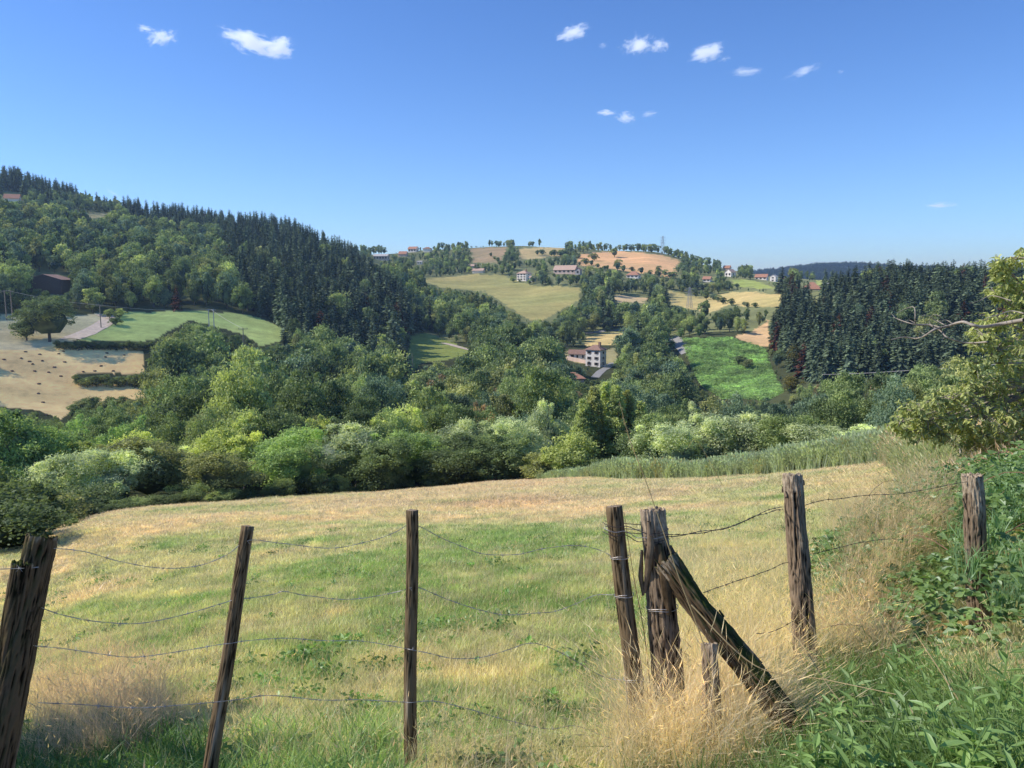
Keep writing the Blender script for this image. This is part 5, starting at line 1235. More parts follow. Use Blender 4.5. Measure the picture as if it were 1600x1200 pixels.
for i, (x0, y0, x1, y1, r_) in enumerate([(1490, 1120, 1436, 1012, 3.3), (1500, 1130, 1462, 1036, 3.2), (1520, 1140, 1484, 1034, 3.3), (1540, 1140, 1528, 1062, 3.1), (1560, 1150, 1568, 1070, 3.2), (1500, 1160, 1478, 1100, 3.0), (1585, 1130, 1592, 1010, 3.4), (1455, 1110, 1470, 1060, 3.4), (1560, 1100, 1516, 925, 3.8), (1590, 1080, 1556, 985, 3.6)]):
    b = Vector(at(x0, y0, r_ + .1)); b.z = Hs(b.x, b.y); stalk('dried_flower', 'dried flower head on a thin stalk below the bramble thicket', [tuple(b), (x0 * .5 + x1 * .5 + 3, (y0 + y1) / 2, r_), (x1, y1, r_)][0:0] + [tuple(b), tuple(at((x0 + x1) / 2 + 3, (y0 + y1) / 2, r_)), tuple(at(x1, y1, r_))], .0022, 'umbel', 'dried flower heads below the brambles')
stalk('grass_stalk', 'tall thin seed stalk crossing the braced post and reaching above the meadow edge', [(1132, 1215, 2.9), (1108, 1040, 2.95), (1060, 900, 3.0), (1012, 760, 3.05), (985, 690, 3.1), (968, 628, 3.1)], .0028, 'spike')
stalk('grass_stalk', 'long straw stalk slanting from the cracked post foot down to the right', [(1215, 965, 3.9), (1255, 1010, 3.7), (1300, 1080, 3.4), (1350, 1130, 3.1)], .003)
stalk('grass_stalk', 'long pale stem arching right from the brace across the lower right', [(1080, 945, 3.1), (1180, 1040, 3.0), (1290, 1062, 3.0), (1400, 1085, 2.9)], .003)
stalk('grass_stalk', 'tan seed stalk rising right of the cracked post among brambles', [(1370, 1045, 4.2), (1400, 985, 4.2), (1428, 925, 4.2)], .003, 'spike')
stalk('grass_stalk', 'straw stalk bent from the dried flowers up over the brambles', [(1520, 1130, 3.1), (1470, 1050, 3.2), (1430, 990, 3.3)], .003)
stalk('grass_stalk', 'pale straw arching up the side of the third stake', [(1030, 1150, 3.2), (1012, 1080, 3.25), (1040, 1030, 3.2), (1062, 985, 3.2)], .003)
stalk('grass_stalk', 'reddish dry stem clinging to the right side of the third stake', [(1022, 1140, 3.25), (1008, 1000, 3.3), (990, 900, 3.32), (975, 800, 3.35)], .0025, None, None, 'cane')
stalk('grass_stalk', 'white bent straw beside the foot of the third stake', [(1018, 1130, 3.15), (1016, 1090, 3.15), (1000, 1070, 3.15), (1010, 1052, 3.15)], .003)
stalk('grass_stalk', 'slender arched stem at the top of the weed strip right of the poplars', [(1130, 760, 20), (1090, 690, 20), (1075, 700, 20)], .006)
for i in range(26):
    x = gg.uniform(1010, 1250); y = gg.uniform(1060, 1180); r_ = gg.uniform(2.9, 3.4); b = Vector(at(x, y, r_)); b.z = Hs(b.x, b.y); a = gg.uniform(0, 6.28); h = gg.uniform(.35, .8); l = gg.uniform(.05, .35)
    stalk('dry_stalk', 'loose straw stalk leaning around the slanting brace', [tuple(b), tuple(b + Vector((math.cos(a) * l * .3, math.sin(a) * l * .3, h * .7))), tuple(b + Vector((math.cos(a) * l, math.sin(a) * l, h)))], .0022, 'spike' if i % 2 else None, 'loose straw stalks around the brace')

# ------------------------------------------------------------------ fence posts
def shaft(name, P0, P1, r0, r1, seed, mat, rough=.0, fiss=.0, segs=40, rings=60, top='flat', bare=.1, bend=0.0, parent=None, lean_notch=0.0):
    """a timber along P0->P1, its own mesh with local Z along the axis"""
    P0, P1 = Vector(P0), Vector(P1); ax = P1 - P0; L = ax.length; V = []; cav = []; br_ = []
    so = seed * 7.31
    for i in range(rings + 1):
        t = i / rings; z = L * t; R0 = r0 + (r1 - r0) * t
        cx = bend * math.sin(t * 3.14) * .5 + (noise.noise((so, z * 1.5, 3)) * .012 if rough else 0); cy = (noise.noise((so + 5, z * 1.5, 9)) * .012 if rough else 0)
        for k in range(segs):
            a = 2 * math.pi * k / segs; ca, sa = math.cos(a), math.sin(a)
            low = noise.noise((ca * 1.1 + so, sa * 1.1, z * 3.4)); f1 = noise.noise((ca * 5.5 + so + .9 * noise.noise((z * 6, so, 1)), sa * 5.5, z * 3.6)); f2 = noise.noise((ca * 9 + so, sa * 9, z * 26))
            rdg = 1 - abs(f1) * 2.6; rdg = max(0, rdg) ** 2
            rr = R0 * (1 + rough * low * .9 - fiss * rdg * .55 + fiss * f2 * .30)
            zz = z
            if i == rings and top == 'jag': zz = z - abs(noise.noise((ca * 2.5 + so, sa * 2.5, 1))) * .05
            V.append((cx + rr * ca, cy + rr * sa, zz)); cav.append(1 - rdg * 1.1 + f2 * .4); br_.append(1.0 if (t > 1 - bare + .05 * f1 and top == 'jag') else (max(0, (low - .28) * 3) if rough else 0))
    Fq = [(i * segs + k, i * segs + (k + 1) % segs, (i + 1) * segs + (k + 1) % segs, (i + 1) * segs + k) for i in range(rings) for k in range(segs)]
    # broken or sawn top
    n0 = rings * segs; prev = n0
    for j, fr in enumerate((.75, .45, .15)):
        st = len(V)
        for k in range(segs):
            x, y, z = V[n0 + k]; a = 2 * math.pi * k / segs
            dz = (-.012 + .035 * noise.noise((x * 60 + so, y * 60, j))) if top == 'jag' else .002 * j; V.append((x * fr, y * fr, z + dz)); cav.append(.6 + .3 * noise.noise((x * 80, y * 80, so))); br_.append(1 if top == 'jag' else .65)
        Fq += [(prev + k, prev + (k + 1) % segs, st + (k + 1) % segs, st + k) for k in range(segs)]; prev = st
    V.append((0, 0, sum(V[prev + k][2] for k in range(segs)) / segs)); cav.append(.6); br_.append(1 if top == 'jag' else .5); c = len(V) - 1
    tri = [(prev + k, prev + (k + 1) % segs, c) for k in range(segs)]
    me = npmesh(name, V, [Fq, tri], M[mat], smooth=True, attrs={'cav': np.array(cav), 'bare': np.array(br_)})
    o = link(name, me, parent, P0); o.rotation_euler = ax.to_track_quat('Z', 'Y').to_euler(); return o, L
def chips(name, P0, P1, rad, seed, n, mat, parent, z0=.0, z1=1.0, size=.05):
    """loose flakes of bark standing off a post"""
    q = np.random.default_rng(seed); ax = Vector(P1) - Vector(P0); L = ax.length
    for i in range(n):
        a = q.uniform(0, 6.283); z = L * q.uniform(z0, z1); l = size * q.uniform(.5, 1.5); w = size * q.uniform(.10, .26); c = Vector((math.cos(a), math.sin(a), 0)); s = Vector((-c.y, c.x, 0)); r_ = rad * q.uniform(.96, 1.08); tilt = q.uniform(-.1, .2)
        g = Geo(); m = 6; V = []
        for k in range(m):
            t = k / (m - 1); b = c * (r_ + l * t * tilt) + Vector((0, 0, z + l * t)); ww = w * (1 - .75 * t) * q.uniform(.7, 1.2)
            V += [b - s * ww, b + s * ww, b + s * ww - c * .008, b - s * ww - c * .008]
        Fq = [(k * 4 + j, k * 4 + (j + 1) % 4, k * 4 + 4 + (j + 1) % 4, k * 4 + 4 + j) for k in range(m - 1) for j in range(4)] + [(0, 3, 2, 1), (4 * m - 4, 4 * m - 3, 4 * m - 2, 4 * m - 1)]
        g.add([v[:] for v in V], Fq); o = link('bark_flake', g.mesh('bark_flake', [M[mat]], attrs={'cav': q.uniform(.2, 1, 4 * m), 'bare': np.zeros(4 * m)}), parent, P0); o.rotation_euler = ax.to_track_quat('Z', 'Y').to_euler()
def loop(name, P0, P1, t, rad, parent, turns=1.0, mat='wire', wr=.0016, dz=.0):
    """wire wound once around a post"""
    ax = (Vector(P1) - Vector(P0)); L = ax.length; g = Geo(); n = int(26 * turns)
    pts = [(math.cos(2 * math.pi * k / 26) * (rad + .003), math.sin(2 * math.pi * k / 26) * (rad + .003), L * t + dz * k / n + .003 * math.sin(k * .7)) for k in range(n + 1)]
    g.tube(pts, [wr] * len(pts), 5); o = link(name, g.mesh(name, [M[mat]]), parent, P0); o.rotation_euler = ax.to_track_quat('Z', 'Y').to_euler(); return o
def foot(px, py, r_, dig=.12):
    b = at(px, py, r_); return Vector((b[0], b[1], min(Hs(b[0], b[1]), b[2]) - dig)) if True else None
def line_foot(pa, pb, dig=.15):
    """extend the line from top pa through pb down to the ground"""
    a, b = Vector(pa), Vector(pb); d = (b - a).normalized(); p = a.copy()
    for _ in range(600):
        p += d * .01
        if p.z < Hs(p.x, p.y): break
    return p + d * dig
POST = {}
def stake(key, label, top, mid, r0, r1, seed, ts):
    P1 = Vector(at(*top)); P0 = line_foot(P1, at(*mid)); o = empty('fence_stake', P0); tag(o, label, 'fence post'); mw = Vector(P0)
    s, L = shaft('shaft', (0, 0, 0), P1 - P0, r0, r1, seed, 'stake', rough=.02, fiss=.035, rings=50, top='flat', parent=o)
    for t in ts: loop('wire_tie', (0, 0, 0), P1 - P0, t, (r0 + (r1 - r0) * t), o, 1.0)
    POST[key] = (P0, P1); return o
GK = .86
stake('s1', 'thin leaning wooden stake, leftmost of the three smooth round ones', (387, 822, 3.45 * GK), (338, 1150, 3.25 * GK), .027, .0235, 1, ())
stake('s2', 'upright smooth round stake standing alone in the middle of the wire gate', (641, 797, 3.5 * GK), (642.5, 1150, 3.35 * GK), .027, .0245, 2, ())
stake('s3', 'thicker smooth round stake leaning beside the braced old post', (959, 791, 3.4), (997, 1120, 3.25), .042, .038, 3, ())

def old(key, label, top, mid, r0, r1, seed, name='old_fence_post', mat='old', fiss=.22, rough=.2, nch=14, bare=.1, bend=0.0, cat='fence post'):
    P1 = Vector(at(*top)); P0 = line_foot(P1, at(*mid)); o = empty(name, P0); tag(o, label, cat)
    shaft('shaft', (0, 0, 0), P1 - P0, r0, r1, seed, mat, rough=rough, fiss=fiss, segs=72, rings=110, top='jag', bare=bare, bend=bend, parent=o)
    chips('bark', (0, 0, 0), P1 - P0, (r0 + r1) / 2, seed, nch, mat, o, .1, .95); POST[key] = (P0, P1); return o
brace_post = old('a', 'gnarled old post with pale split top and a log brace leaning on it', (1021, 793, 3.42), (1046, 1080, 3.3), .078, .056, 11, nch=7, bare=.12)
old('b', 'tall cracked dark post standing alone right of the brace', (1238, 739, 4.75), (1258, 1000, 4.6), .072, .058, 12, nch=7, bare=.08)
old('c', 'short weathered post poking out of the brambles at far right', (1518, 740, 5.4), (1524, 850, 5.4), .066, .060, 13, nch=4, bare=.1)
old('e', 'thick dark leaning post with mossy top at the left border', (64, 834, 3.3 * GK), (14, 1080, 3.15 * GK), .060, .046, 14, nch=7, bare=.0, mat='mossy')
old('d', 'low rotten stub post in dry grass under the log brace', (1106, 1003, 3.2), (1110, 1120, 3.1), .045, .036, 15, nch=4, bare=.06)
# split plank leaning on the left post
P1 = Vector(at(38, 876, 3.22 * GK)); P0 = Vector(at(-75, 1015, 3.1 * GK)); P0.z = min(P0.z, Hs(P0.x, P0.y) + .1); o = empty('split_log', P0); tag(o, 'dark split log slanting down left from the thick leaning post', 'log')
shaft('log', (0, 0, 0), P1 - P0, .055, .030, 16, 'mossy', rough=.2, fiss=.2, segs=56, rings=70, top='jag', bare=0, parent=o)
P1 = Vector(at(70, 892, 3.3 * GK)); P0 = Vector(at(63, 948, 3.28 * GK)); g = Geo(); g.tube([P0, (P0 + P1) / 2 + Vector((.004, 0, 0)), P1], [.009, .011, .010], 8)
tag(link('hanging_peg', g.mesh('hanging_peg', [M['bark']])), 'short dark peg hanging on the wire beside the thick leaning post', 'peg')
# the log brace
P1 = Vector(at(1036, 872, 3.34)); P0 = line_foot(P1, at(1195, 1075, 3.25), .25); o = empty('log_brace', P0); tag(o, 'mossy dark log brace slanting down right from the gnarled old post', 'brace')
shaft('log', (0, 0, 0), P1 - P0, .060, .052, 17, 'mossy', rough=.34, fiss=.30, segs=72, rings=110, top='jag', bare=.05, bend=.045, parent=o); chips('bark', (0, 0, 0), P1 - P0, .058, 18, 10, 'mossy', o, .1, .98, .045)
g = Geo(); pts = [Vector(at(*p)) for p in ((1040, 888, 3.36), (1052, 880, 3.35), (1053, 866, 3.34), (1048, 852, 3.34))]; g.tube(pts, [.011, .014, .011, .004], 8); link('horn', g.mesh('horn', [M['bark']]), o, -P0)
# bark slab and dark scar on the gnarled post
def slab(parent, pts, w, mat, nm):
    g = Geo(); g.tube([Vector(at(*p)) for p in pts], w, 9); n = g.n; return link(nm, g.mesh(nm, [M[mat]], True, attrs={'cav': np.random.default_rng(4).uniform(.2, .9, n), 'bare': np.zeros(n)}), parent, -parent.location)
slab(brace_post, ((1014, 815, 3.33), (1017, 850, 3.32), (1014, 880, 3.33), (1008, 925, 3.36)), [.010, .016, .018, .010], 'old', 'bark_slab')
slab(brace_post, ((1030, 850, 3.33), (1036, 880, 3.32), (1042, 925, 3.30), (1046, 960, 3.30)), [.012, .022, .024, .010], 'mossy', 'bark_slab')
slab(brace_post, ((1003, 860, 3.36), (1001, 900, 3.36), (1005, 930, 3.36)), [.006, .012, .006], 'old', 'bark_slab')

# ------------------------------------------------------------------ barbed wire
def crspline(P, step):
    Q = []
    for i in range(len(P) - 1):
        p0, p1, p2, p3 = P[max(i - 1, 0)], P[i], P[i + 1], P[min(i + 2, len(P) - 1)]; n = max(3, int((p2 - p1).length / step))
        for k in range(n):
            t = k / n; Q.append(.5 * ((2 * p1) + (p2 - p0) * t + (2 * p0 - 5 * p1 + 4 * p2 - p3) * t * t + (3 * p1 - p0 - 3 * p2 + p3) * t ** 3))
    Q.append(P[-1]); return Q
def barbed(label, pts, group, rad=.0009, mat='wire', barb=.11, seed=0):
    if seed <= 5: pts = [(x, y, r_ * (GK + (1 - GK) * float(sstep(700, 955, x)))) for x, y, r_ in pts]
    q = np.random.default_rng(seed); Q = crspline([Vector(at(*p)) for p in pts], .012)
    Q = [p + Vector((noise.noise((i * .05, seed, 0)) * .006, 0, noise.noise((i * .06, seed, 5)) * .010)) for i, p in enumerate(Q)]
    g = Geo(); n = len(Q)
    for ph in (0, math.pi):
        T = []
        for i, p in enumerate(Q):
            d = (Q[min(i + 1, n - 1)] - Q[max(i - 1, 0)]).normalized(); s = d.cross(Vector((0, 0, 1))).normalized(); b = s.cross(d); a = i * .55 + ph; T.append(p + (s * math.cos(a) + b * math.sin(a)) * rad * 1.05)
        g.tube(T, [rad] * n, 4)
    acc = 0.0; nxt = .05
    for i in range(1, n - 1):
        acc += (Q[i] - Q[i - 1]).length
        if acc > nxt:
            nxt += barb * q.uniform(.9, 1.1); d = (Q[i + 1] - Q[i - 1]).normalized(); s = d.cross(Vector((0, 0, 1))).normalized(); b = s.cross(d)
            C = [Q[i] + d * (k - 5) * .0011 + (s * math.cos(k * 1.5) + b * math.sin(k * 1.5)) * rad * 2.4 for k in range(11)]; g.tube(C, [rad * .9] * 11, 4)
            for j in range(4):
                a = q.uniform(0, 6.28); v = (s * math.cos(a) + b * math.sin(a)) * .015 + d * q.uniform(-.006, .006); g.tube([Q[i], Q[i] + v], [rad * .9, rad * .25], 4)
    o = link('barbed_wire', g.mesh('barbed_wire', [M[mat]])); tag(o, label, 'wire', group); return o
GW = 'barbed wires of the gate between thick left post and third stake'
fr = .035
barbed('top barbed wire sagging across the gate from thick left post to third stake', [(84, 857, 3.25), (130, 862, 3.28), (190, 878, 3.3), (250, 888, 3.35), (310, 884, 3.38), (352, 868, 3.4), (374, 851, 3.42), (386, 845, 3.41), (400, 843, 3.42), (450, 850, 3.45), (520, 856, 3.48), (580, 847, 3.5), (620, 830, 3.5), (634, 821, 3.48), (642, 820, 3.465), (656, 823, 3.48), (700, 845, 3.5), (750, 864, 3.5), (800, 867, 3.48), (850, 857, 3.45), (900, 853, 3.42), (940, 859, 3.38), (962, 871, 3.35), (983, 880, 3.37)], None, seed=1)
barbed('second barbed wire from the top of the gate, hanging in shallow curves', [(60, 948, 3.2), (100, 962, 3.22), (150, 971, 3.25), (200, 973, 3.28), (250, 968, 3.3), (310, 957, 3.33), (352, 942, 3.36), (368, 936, 3.36), (386, 933, 3.38), (430, 926, 3.4), (445, 924, 3.4), (480, 933, 3.43), (540, 936, 3.45), (600, 929, 3.46), (634, 921, 3.44), (642, 918, 3.42), (656, 918, 3.44), (700, 937, 3.45), (750, 953, 3.45), (800, 960, 3.43), (860, 957, 3.4), (900, 942, 3.38), (930, 930, 3.36), (958, 931, 3.33), (982, 931, 3.34)], None, seed=2)
barbed('third barbed wire from the top of the gate, humped near the third stake', [(40, 1008, 3.15), (80, 1014, 3.18), (140, 1020, 3.2), (220, 1024, 3.24), (290, 1018, 3.28), (345, 1007, 3.3), (360, 1005, 3.29), (385, 1000, 3.3), (430, 997, 3.33), (500, 1000, 3.36), (570, 1004, 3.38), (630, 1012, 3.39), (642, 1014, 3.37), (670, 1020, 3.38), (710, 1030, 3.4), (750, 1028, 3.38), (800, 1012, 3.36), (830, 1005, 3.35), (860, 1012, 3.34), (910, 1040, 3.32), (945, 1058, 3.3), (975, 1063, 3.27), (996, 1063, 3.27)], None, seed=3)
barbed('lowest barbed wire of the gate, close above the grass', [(60, 1098, 3.1), (115, 1103, 3.12), (200, 1104, 3.15), (280, 1102, 3.18), (328, 1098, 3.2), (345, 1096, 3.19), (380, 1092, 3.22), (420, 1088, 3.25), (500, 1092, 3.28), (570, 1094, 3.3), (630, 1097, 3.31), (642, 1098, 3.29), (680, 1096, 3.31), (740, 1110, 3.3), (800, 1128, 3.28), (860, 1138, 3.26), (900, 1135, 3.24), (950, 1152, 3.2), (1000, 1168, 3.17)], None, seed=4)
barbed('barbed wire leaving the picture left from the thick leaning post', [(-60, 892, 3.1), (0, 889, 3.15), (40, 888, 3.2), (60, 886, 3.2)], None, seed=5)
barbed('doubled top barbed wire from gnarled post to tall cracked post', [(1004, 832, 3.35), (1022, 838, 3.3), (1042, 836, 3.36), (1085, 832, 3.6), (1130, 826, 3.9), (1165, 814, 4.2), (1200, 797, 4.5), (1222, 792, 4.68)], None, seed=6, mat='rust', rad=.0012)
barbed('slack second strand twined below the doubled top wire', [(1040, 838, 3.38), (1100, 832, 3.7), (1140, 824, 4.0), (1180, 806, 4.3), (1224, 796, 4.68)], None, seed=7, mat='rust', rad=.0012)
barbed('top barbed wire running from tall cracked post into the brambles', [(1256, 790, 4.72), (1290, 782, 4.8), (1330, 776, 4.95), (1380, 773, 5.1), (1430, 768, 5.2), (1510, 752, 5.35)], None, seed=8, mat='rust', rad=.0012)
barbed('middle barbed wire from log brace up to tall cracked post', [(1098, 926, 3.5), (1150, 908, 3.9), (1190, 895, 4.3), (1232, 878, 4.65)], None, seed=9, mat='rust', rad=.0011)
barbed('middle barbed wire from tall cracked post into the brambles', [(1266, 866, 4.68), (1310, 856, 4.8), (1360, 845, 5.0), (1410, 842, 5.1)], None, seed=10, mat='rust', rad=.0011)
barbed('low barbed wire left of the tall cracked post in dry grass', [(1180, 990, 4.2), (1212, 984, 4.3), (1244, 970, 4.5)], None, seed=11, mat='rust', rad=.0011)
# wire loops that tie the third stake to the gnarled post
for i, (z, s, mt) in enumerate(((822, .0, 'rust'), (830, .5, 'wire'), (836, -.5, 'rust'))):
    pts = [(942, z - 6, 3.4), (948, z - 2, 3.345), (962, z + 2, 3.34), (978, z, 3.36), (995, z + 6 + 8 * abs(s), 3.36), (1006, z + 10, 3.34), (1022, z + 12, 3.32), (1038, z + 8, 3.34), (1044, z + 4, 3.4), (1030, z, 3.5), (1000, z - 2, 3.52), (965, z - 5, 3.48), (945, z - 8, 3.44)]
    Q = crspline([Vector(at(*p)) for p in pts], .02); g = Geo(); g.tube(Q, [.0019] * len(Q), 5); o = link('wire_loop', g.mesh('wire_loop', [M[mt]])); tag(o, 'wire loop tying the third stake to the gnarled old post', 'wire', 'wire loops tying stake and gnarled post')
for key, ys, lb in (('s1', (), ''), ('s3', (872, 931, 1063), 'third stake'), ('a', (951,), 'gnarled post')):
    P0, P1 = POST[key]
    for y in ys:
        # parameter on the post where it shows at image row y
        ts = np.linspace(0, 1, 200); pp = np.array([P0.lerp(P1, t)[:] for t in ts]); _, yy = proj(pp); t = float(ts[np.argmin(abs(yy - y))]); rad = {'s3': .042 - .004 * t, 'a': .078 - .018 * t, 's1': .031}[key]
        o = loop('staple_wire', P0, P1, t, rad + .002, None, 1.2, 'wire', .0018, .01); tag(o, 'wire end wound around the ' + lb, 'wire', 'wire ends wound around the posts')

# ------------------------------------------------------------------ yellow green walnut tree at the right border
wt = empty('broadleaf_tree', (0, 0, 0)); tag(wt, 'airy yellow green tree reaching in from the right border', 'tree')
CL = [(1440, 640, 20, 13.6), (1478, 640, 24, 14), (1505, 664, 24, 14), (1436, 668, 16, 13.4), (1560, 700, 26, 14.6), (1516, 690, 18, 14), (1592, 402, 20, 14), (1566, 412, 15, 14), (1560, 426, 10, 14), (1575, 442, 20, 14.2), (1606, 452, 26, 14.5), (1552, 458, 14, 14), (1594, 486, 26, 14.3), (1562, 500, 22, 14), (1538, 524, 16, 13.8), (1604, 530, 34, 14.5), (1556, 546, 28, 14), (1524, 568, 20, 13.6), (1606, 584, 34, 14.6), (1564, 596, 30, 14.1), (1522, 606, 26, 13.7), (1488, 624, 22, 13.4),
      (1458, 624, 17, 13.2), (1428, 642, 20, 13), (1408, 660, 15, 12.9), (1450, 656, 24, 13.2), (1490, 656, 26, 13.5), (1532, 646, 30, 13.8), (1574, 646, 32, 14.2), (1612, 640, 34, 14.8), (1468, 676, 14, 13.3), (1540, 680, 24, 13.9), (1584, 688, 28, 14.2), (1420, 676, 9, 13), (1620, 700, 30, 14.6), (1660, 560, 60, 15.5), (1660, 650, 60, 15.3), (1690, 480, 60, 15.6), (1740, 600, 70, 16), (1720, 420, 50, 15.4), (1640, 410, 24, 14.6)]
tb = Vector(at(1720, 690, 15.2)); tb.z = Hs(tb.x, tb.y) - .2; fork = tb + Vector((-.15, 0, 1.5)); q = np.random.default_rng(6)
g = Geo(); g.tube([tb, tb + Vector((-.05, 0, .8)), fork], [.26, .21, .17], 12); link('trunk', g.mesh('trunk', [M['bark']], True), wt)
g = Geo(); P_, D_, N_, L_, T_ = [], [], [], [], []
for (px, py, rp, r_) in CL:
    c = Vector(at(px, py, r_)); rad = rp / F * r_
    mid = fork.lerp(c, .5) + Vector((.2, .3, .1)); g.tube(crspline([fork, mid, c], .3), [.055 + .0 * k for k in range(1)] * 0 or list(np.linspace(.034, .008, len(crspline([fork, mid, c], .3)))), 6)
    n = int(215 * (rp / 22) ** 1.7) + 55; ntw = max(8, n // 15)
    for j in range(ntw):
        d = Vector(rdir(1, q)[0]); d.z = d.z * .8 - .1; tip = c + d * rad * q.uniform(.5, 1.5) * Vector((1, 1, 1)).length / 1.732; st = c + d * rad * .1; g.tube([st, (st + tip) / 2 + Vector((0, 0, .03)), tip], [.010, .006, .003], 4)
        for k in range(15):
            t = q.uniform(.35, 1.05); P_.append((st.lerp(tip, t) + Vector(q.normal(0, .03, 3)))[:]); dd = q.normal(0, .7, 3); dd[2] = -abs(q.normal(.5, .5)); D_.append(dd); N_.append(q.normal(0, .6, 3) + [0, -.3, .6]); L_.append(q.uniform(.055, .11)); T_.append(.5 + q.normal(0, .18) + (c.z - at(px, py + 30, r_)[2]) * 0 + .12 * d.z)
link('limbs', g.mesh('limbs', [M['dead']], True), wt)
V, Fq = leaves_geo(np.array(P_), np.array(D_), np.array(N_), np.array(L_), np.array(L_) * .42, .15, .1)
link('foliage', npmesh('walnut_leaves', V, [Fq], M['near_leaf'], np.repeat(T_, 6)), wt, tcol=(.44, .48, .18))
# the bare branch sticking out of it
db = empty('dead_branch', (0, 0, 0)); tag(db, 'bare crooked grey branch sticking out left from the yellow green tree', 'branch')
g = Geo()
for pts, w in [([(1600, 500), (1565, 506), (1535, 511), (1520, 508), (1503, 503), (1480, 510), (1460, 515), (1446, 524), (1431, 529), (1412, 527), (1392, 531)], (.05, .012)),
               ([(1545, 534), (1512, 536), (1490, 531), (1478, 526), (1468, 516), (1450, 508), (1434, 508), (1415, 503), (1399, 497)], (.022, .010)), ([(1472, 512), (1450, 507), (1431, 506), (1430, 494), (1428, 480), (1416, 482), (1402, 489)], (.016, .007)),
               ([(1480, 510), (1462, 500), (1448, 492), (1440, 494)], (.012, .004)), ([(1470, 515), (1476, 524), (1472, 532)], (.012, .005)), ([(1460, 514), (1452, 503), (1458, 492), (1470, 494)], (.009, .004)), ([(1434, 508), (1428, 514), (1420, 512)], (.007, .004)),
               ([(1490, 507), (1478, 500), (1466, 503), (1455, 498)], (.010, .004)), ([(1446, 524), (1436, 518), (1424, 520)], (.007, .003)), ([(1431, 506), (1420, 500), (1410, 505), (1400, 503)], (.008, .003)), ([(1399, 497), (1392, 490), (1388, 492)], (.005, .003)),
               ([(1580, 470), (1550, 462), (1530, 470), (1515, 474)], (.014, .005)), ([(1600, 490), (1580, 486), (1560, 492), (1540, 497)], (.016, .008))]:
    P = [Vector(at(x, y, 13.2 + (.25 * math.sin(i * 1.7)))) for i, (x, y) in enumerate(pts)]; Q = crspline(P, .06); g.tube(Q, list(np.linspace(w[0] * .62, w[1] * .6, len(Q))), 6)
link('branch', g.mesh('branch', [M['dead']], True), db)

# a broad hazel just outside the left border: its shade lies over the bottom left corner
for i, (x, y, w, h, c) in enumerate(((-4.9, 2.1, 4.3, 3.7, 'mid'), (-7.2, 3.0, 3.2, 2.6, 'dark'))):
    cm, tm = NC['shrub'][i]; o = empty('bush', (x, y, Hs(x, y))); o.scale = (w / 3.6, w / 3.6, h / 3.); link('trunk', tm, o); link('crown', cm, o, tcol=PAL[c]); tag(o, ['broad bush beyond the left border', 'lower bush beyond the left border, farther off'][i], 'bush')

# ------------------------------------------------------------------ clouds
def cloud_mat(dens):
    m, t, out = newmat('cloud'); L = t.links; tc = N(t, 'ShaderNodeTexCoord'); nz = N(t, 'ShaderNodeTexNoise'); nz.inputs['Scale'].default_value = 2.3; nz.inputs['Detail'].default_value = 7; nz.inputs['Roughness'].default_value = .68
    oi = N(t, 'ShaderNodeObjectInfo'); ad = N(t, 'ShaderNodeVectorMath', operation='ADD'); sc_ = N(t, 'ShaderNodeVectorMath', operation='SCALE'); L.new(oi.outputs['Location'], sc_.inputs[0]); sc_.inputs['Scale'].default_value = .013
    L.new(tc.outputs['Object'], ad.inputs[0]); L.new(sc_.outputs[0], ad.inputs[1]); L.new(ad.outputs[0], nz.inputs['Vector'])
    ln = N(t, 'ShaderNodeVectorMath', operation='LENGTH'); L.new(tc.outputs['Object'], ln.inputs[0])
    d = mathn(t, 'SUBTRACT', mathn(t, 'MULTIPLY', nz.outputs['Fac'], 3.0), mathn(t, 'ADD', mathn(t, 'MULTIPLY', ln.outputs['Value'], 1.25), .82))
    d = mathn(t, 'MULTIPLY', mathn(t, 'MAXIMUM', d, 0.0), dens)
    v = N(t, 'ShaderNodeVolumePrincipled'); v.inputs['Color'].default_value = (1, 1, 1, 1); v.inputs['Anisotropy'].default_value = .2; L.new(d, v.inputs['Density'])
    v.inputs['Emission Color'].default_value = (.75, .85, 1, 1); L.new(mathn(t, 'MULTIPLY', d, .55), v.inputs['Emission Strength']); L.new(v.outputs[0], out.inputs['Volume']); return m  # emission added so the cloud glows whiter than its scattered sunlight
CM, CM2 = cloud_mat(.040), cloud_mat(.018)
bm = bmesh.new(); bmesh.ops.create_icosphere(bm, subdivisions=2, radius=1.1); cme = bpy.data.meshes.new('cloud'); bm.to_mesh(cme); bm.free(); cme.materials.append(CM); cme2 = cme.copy(); cme2.materials[0] = CM2
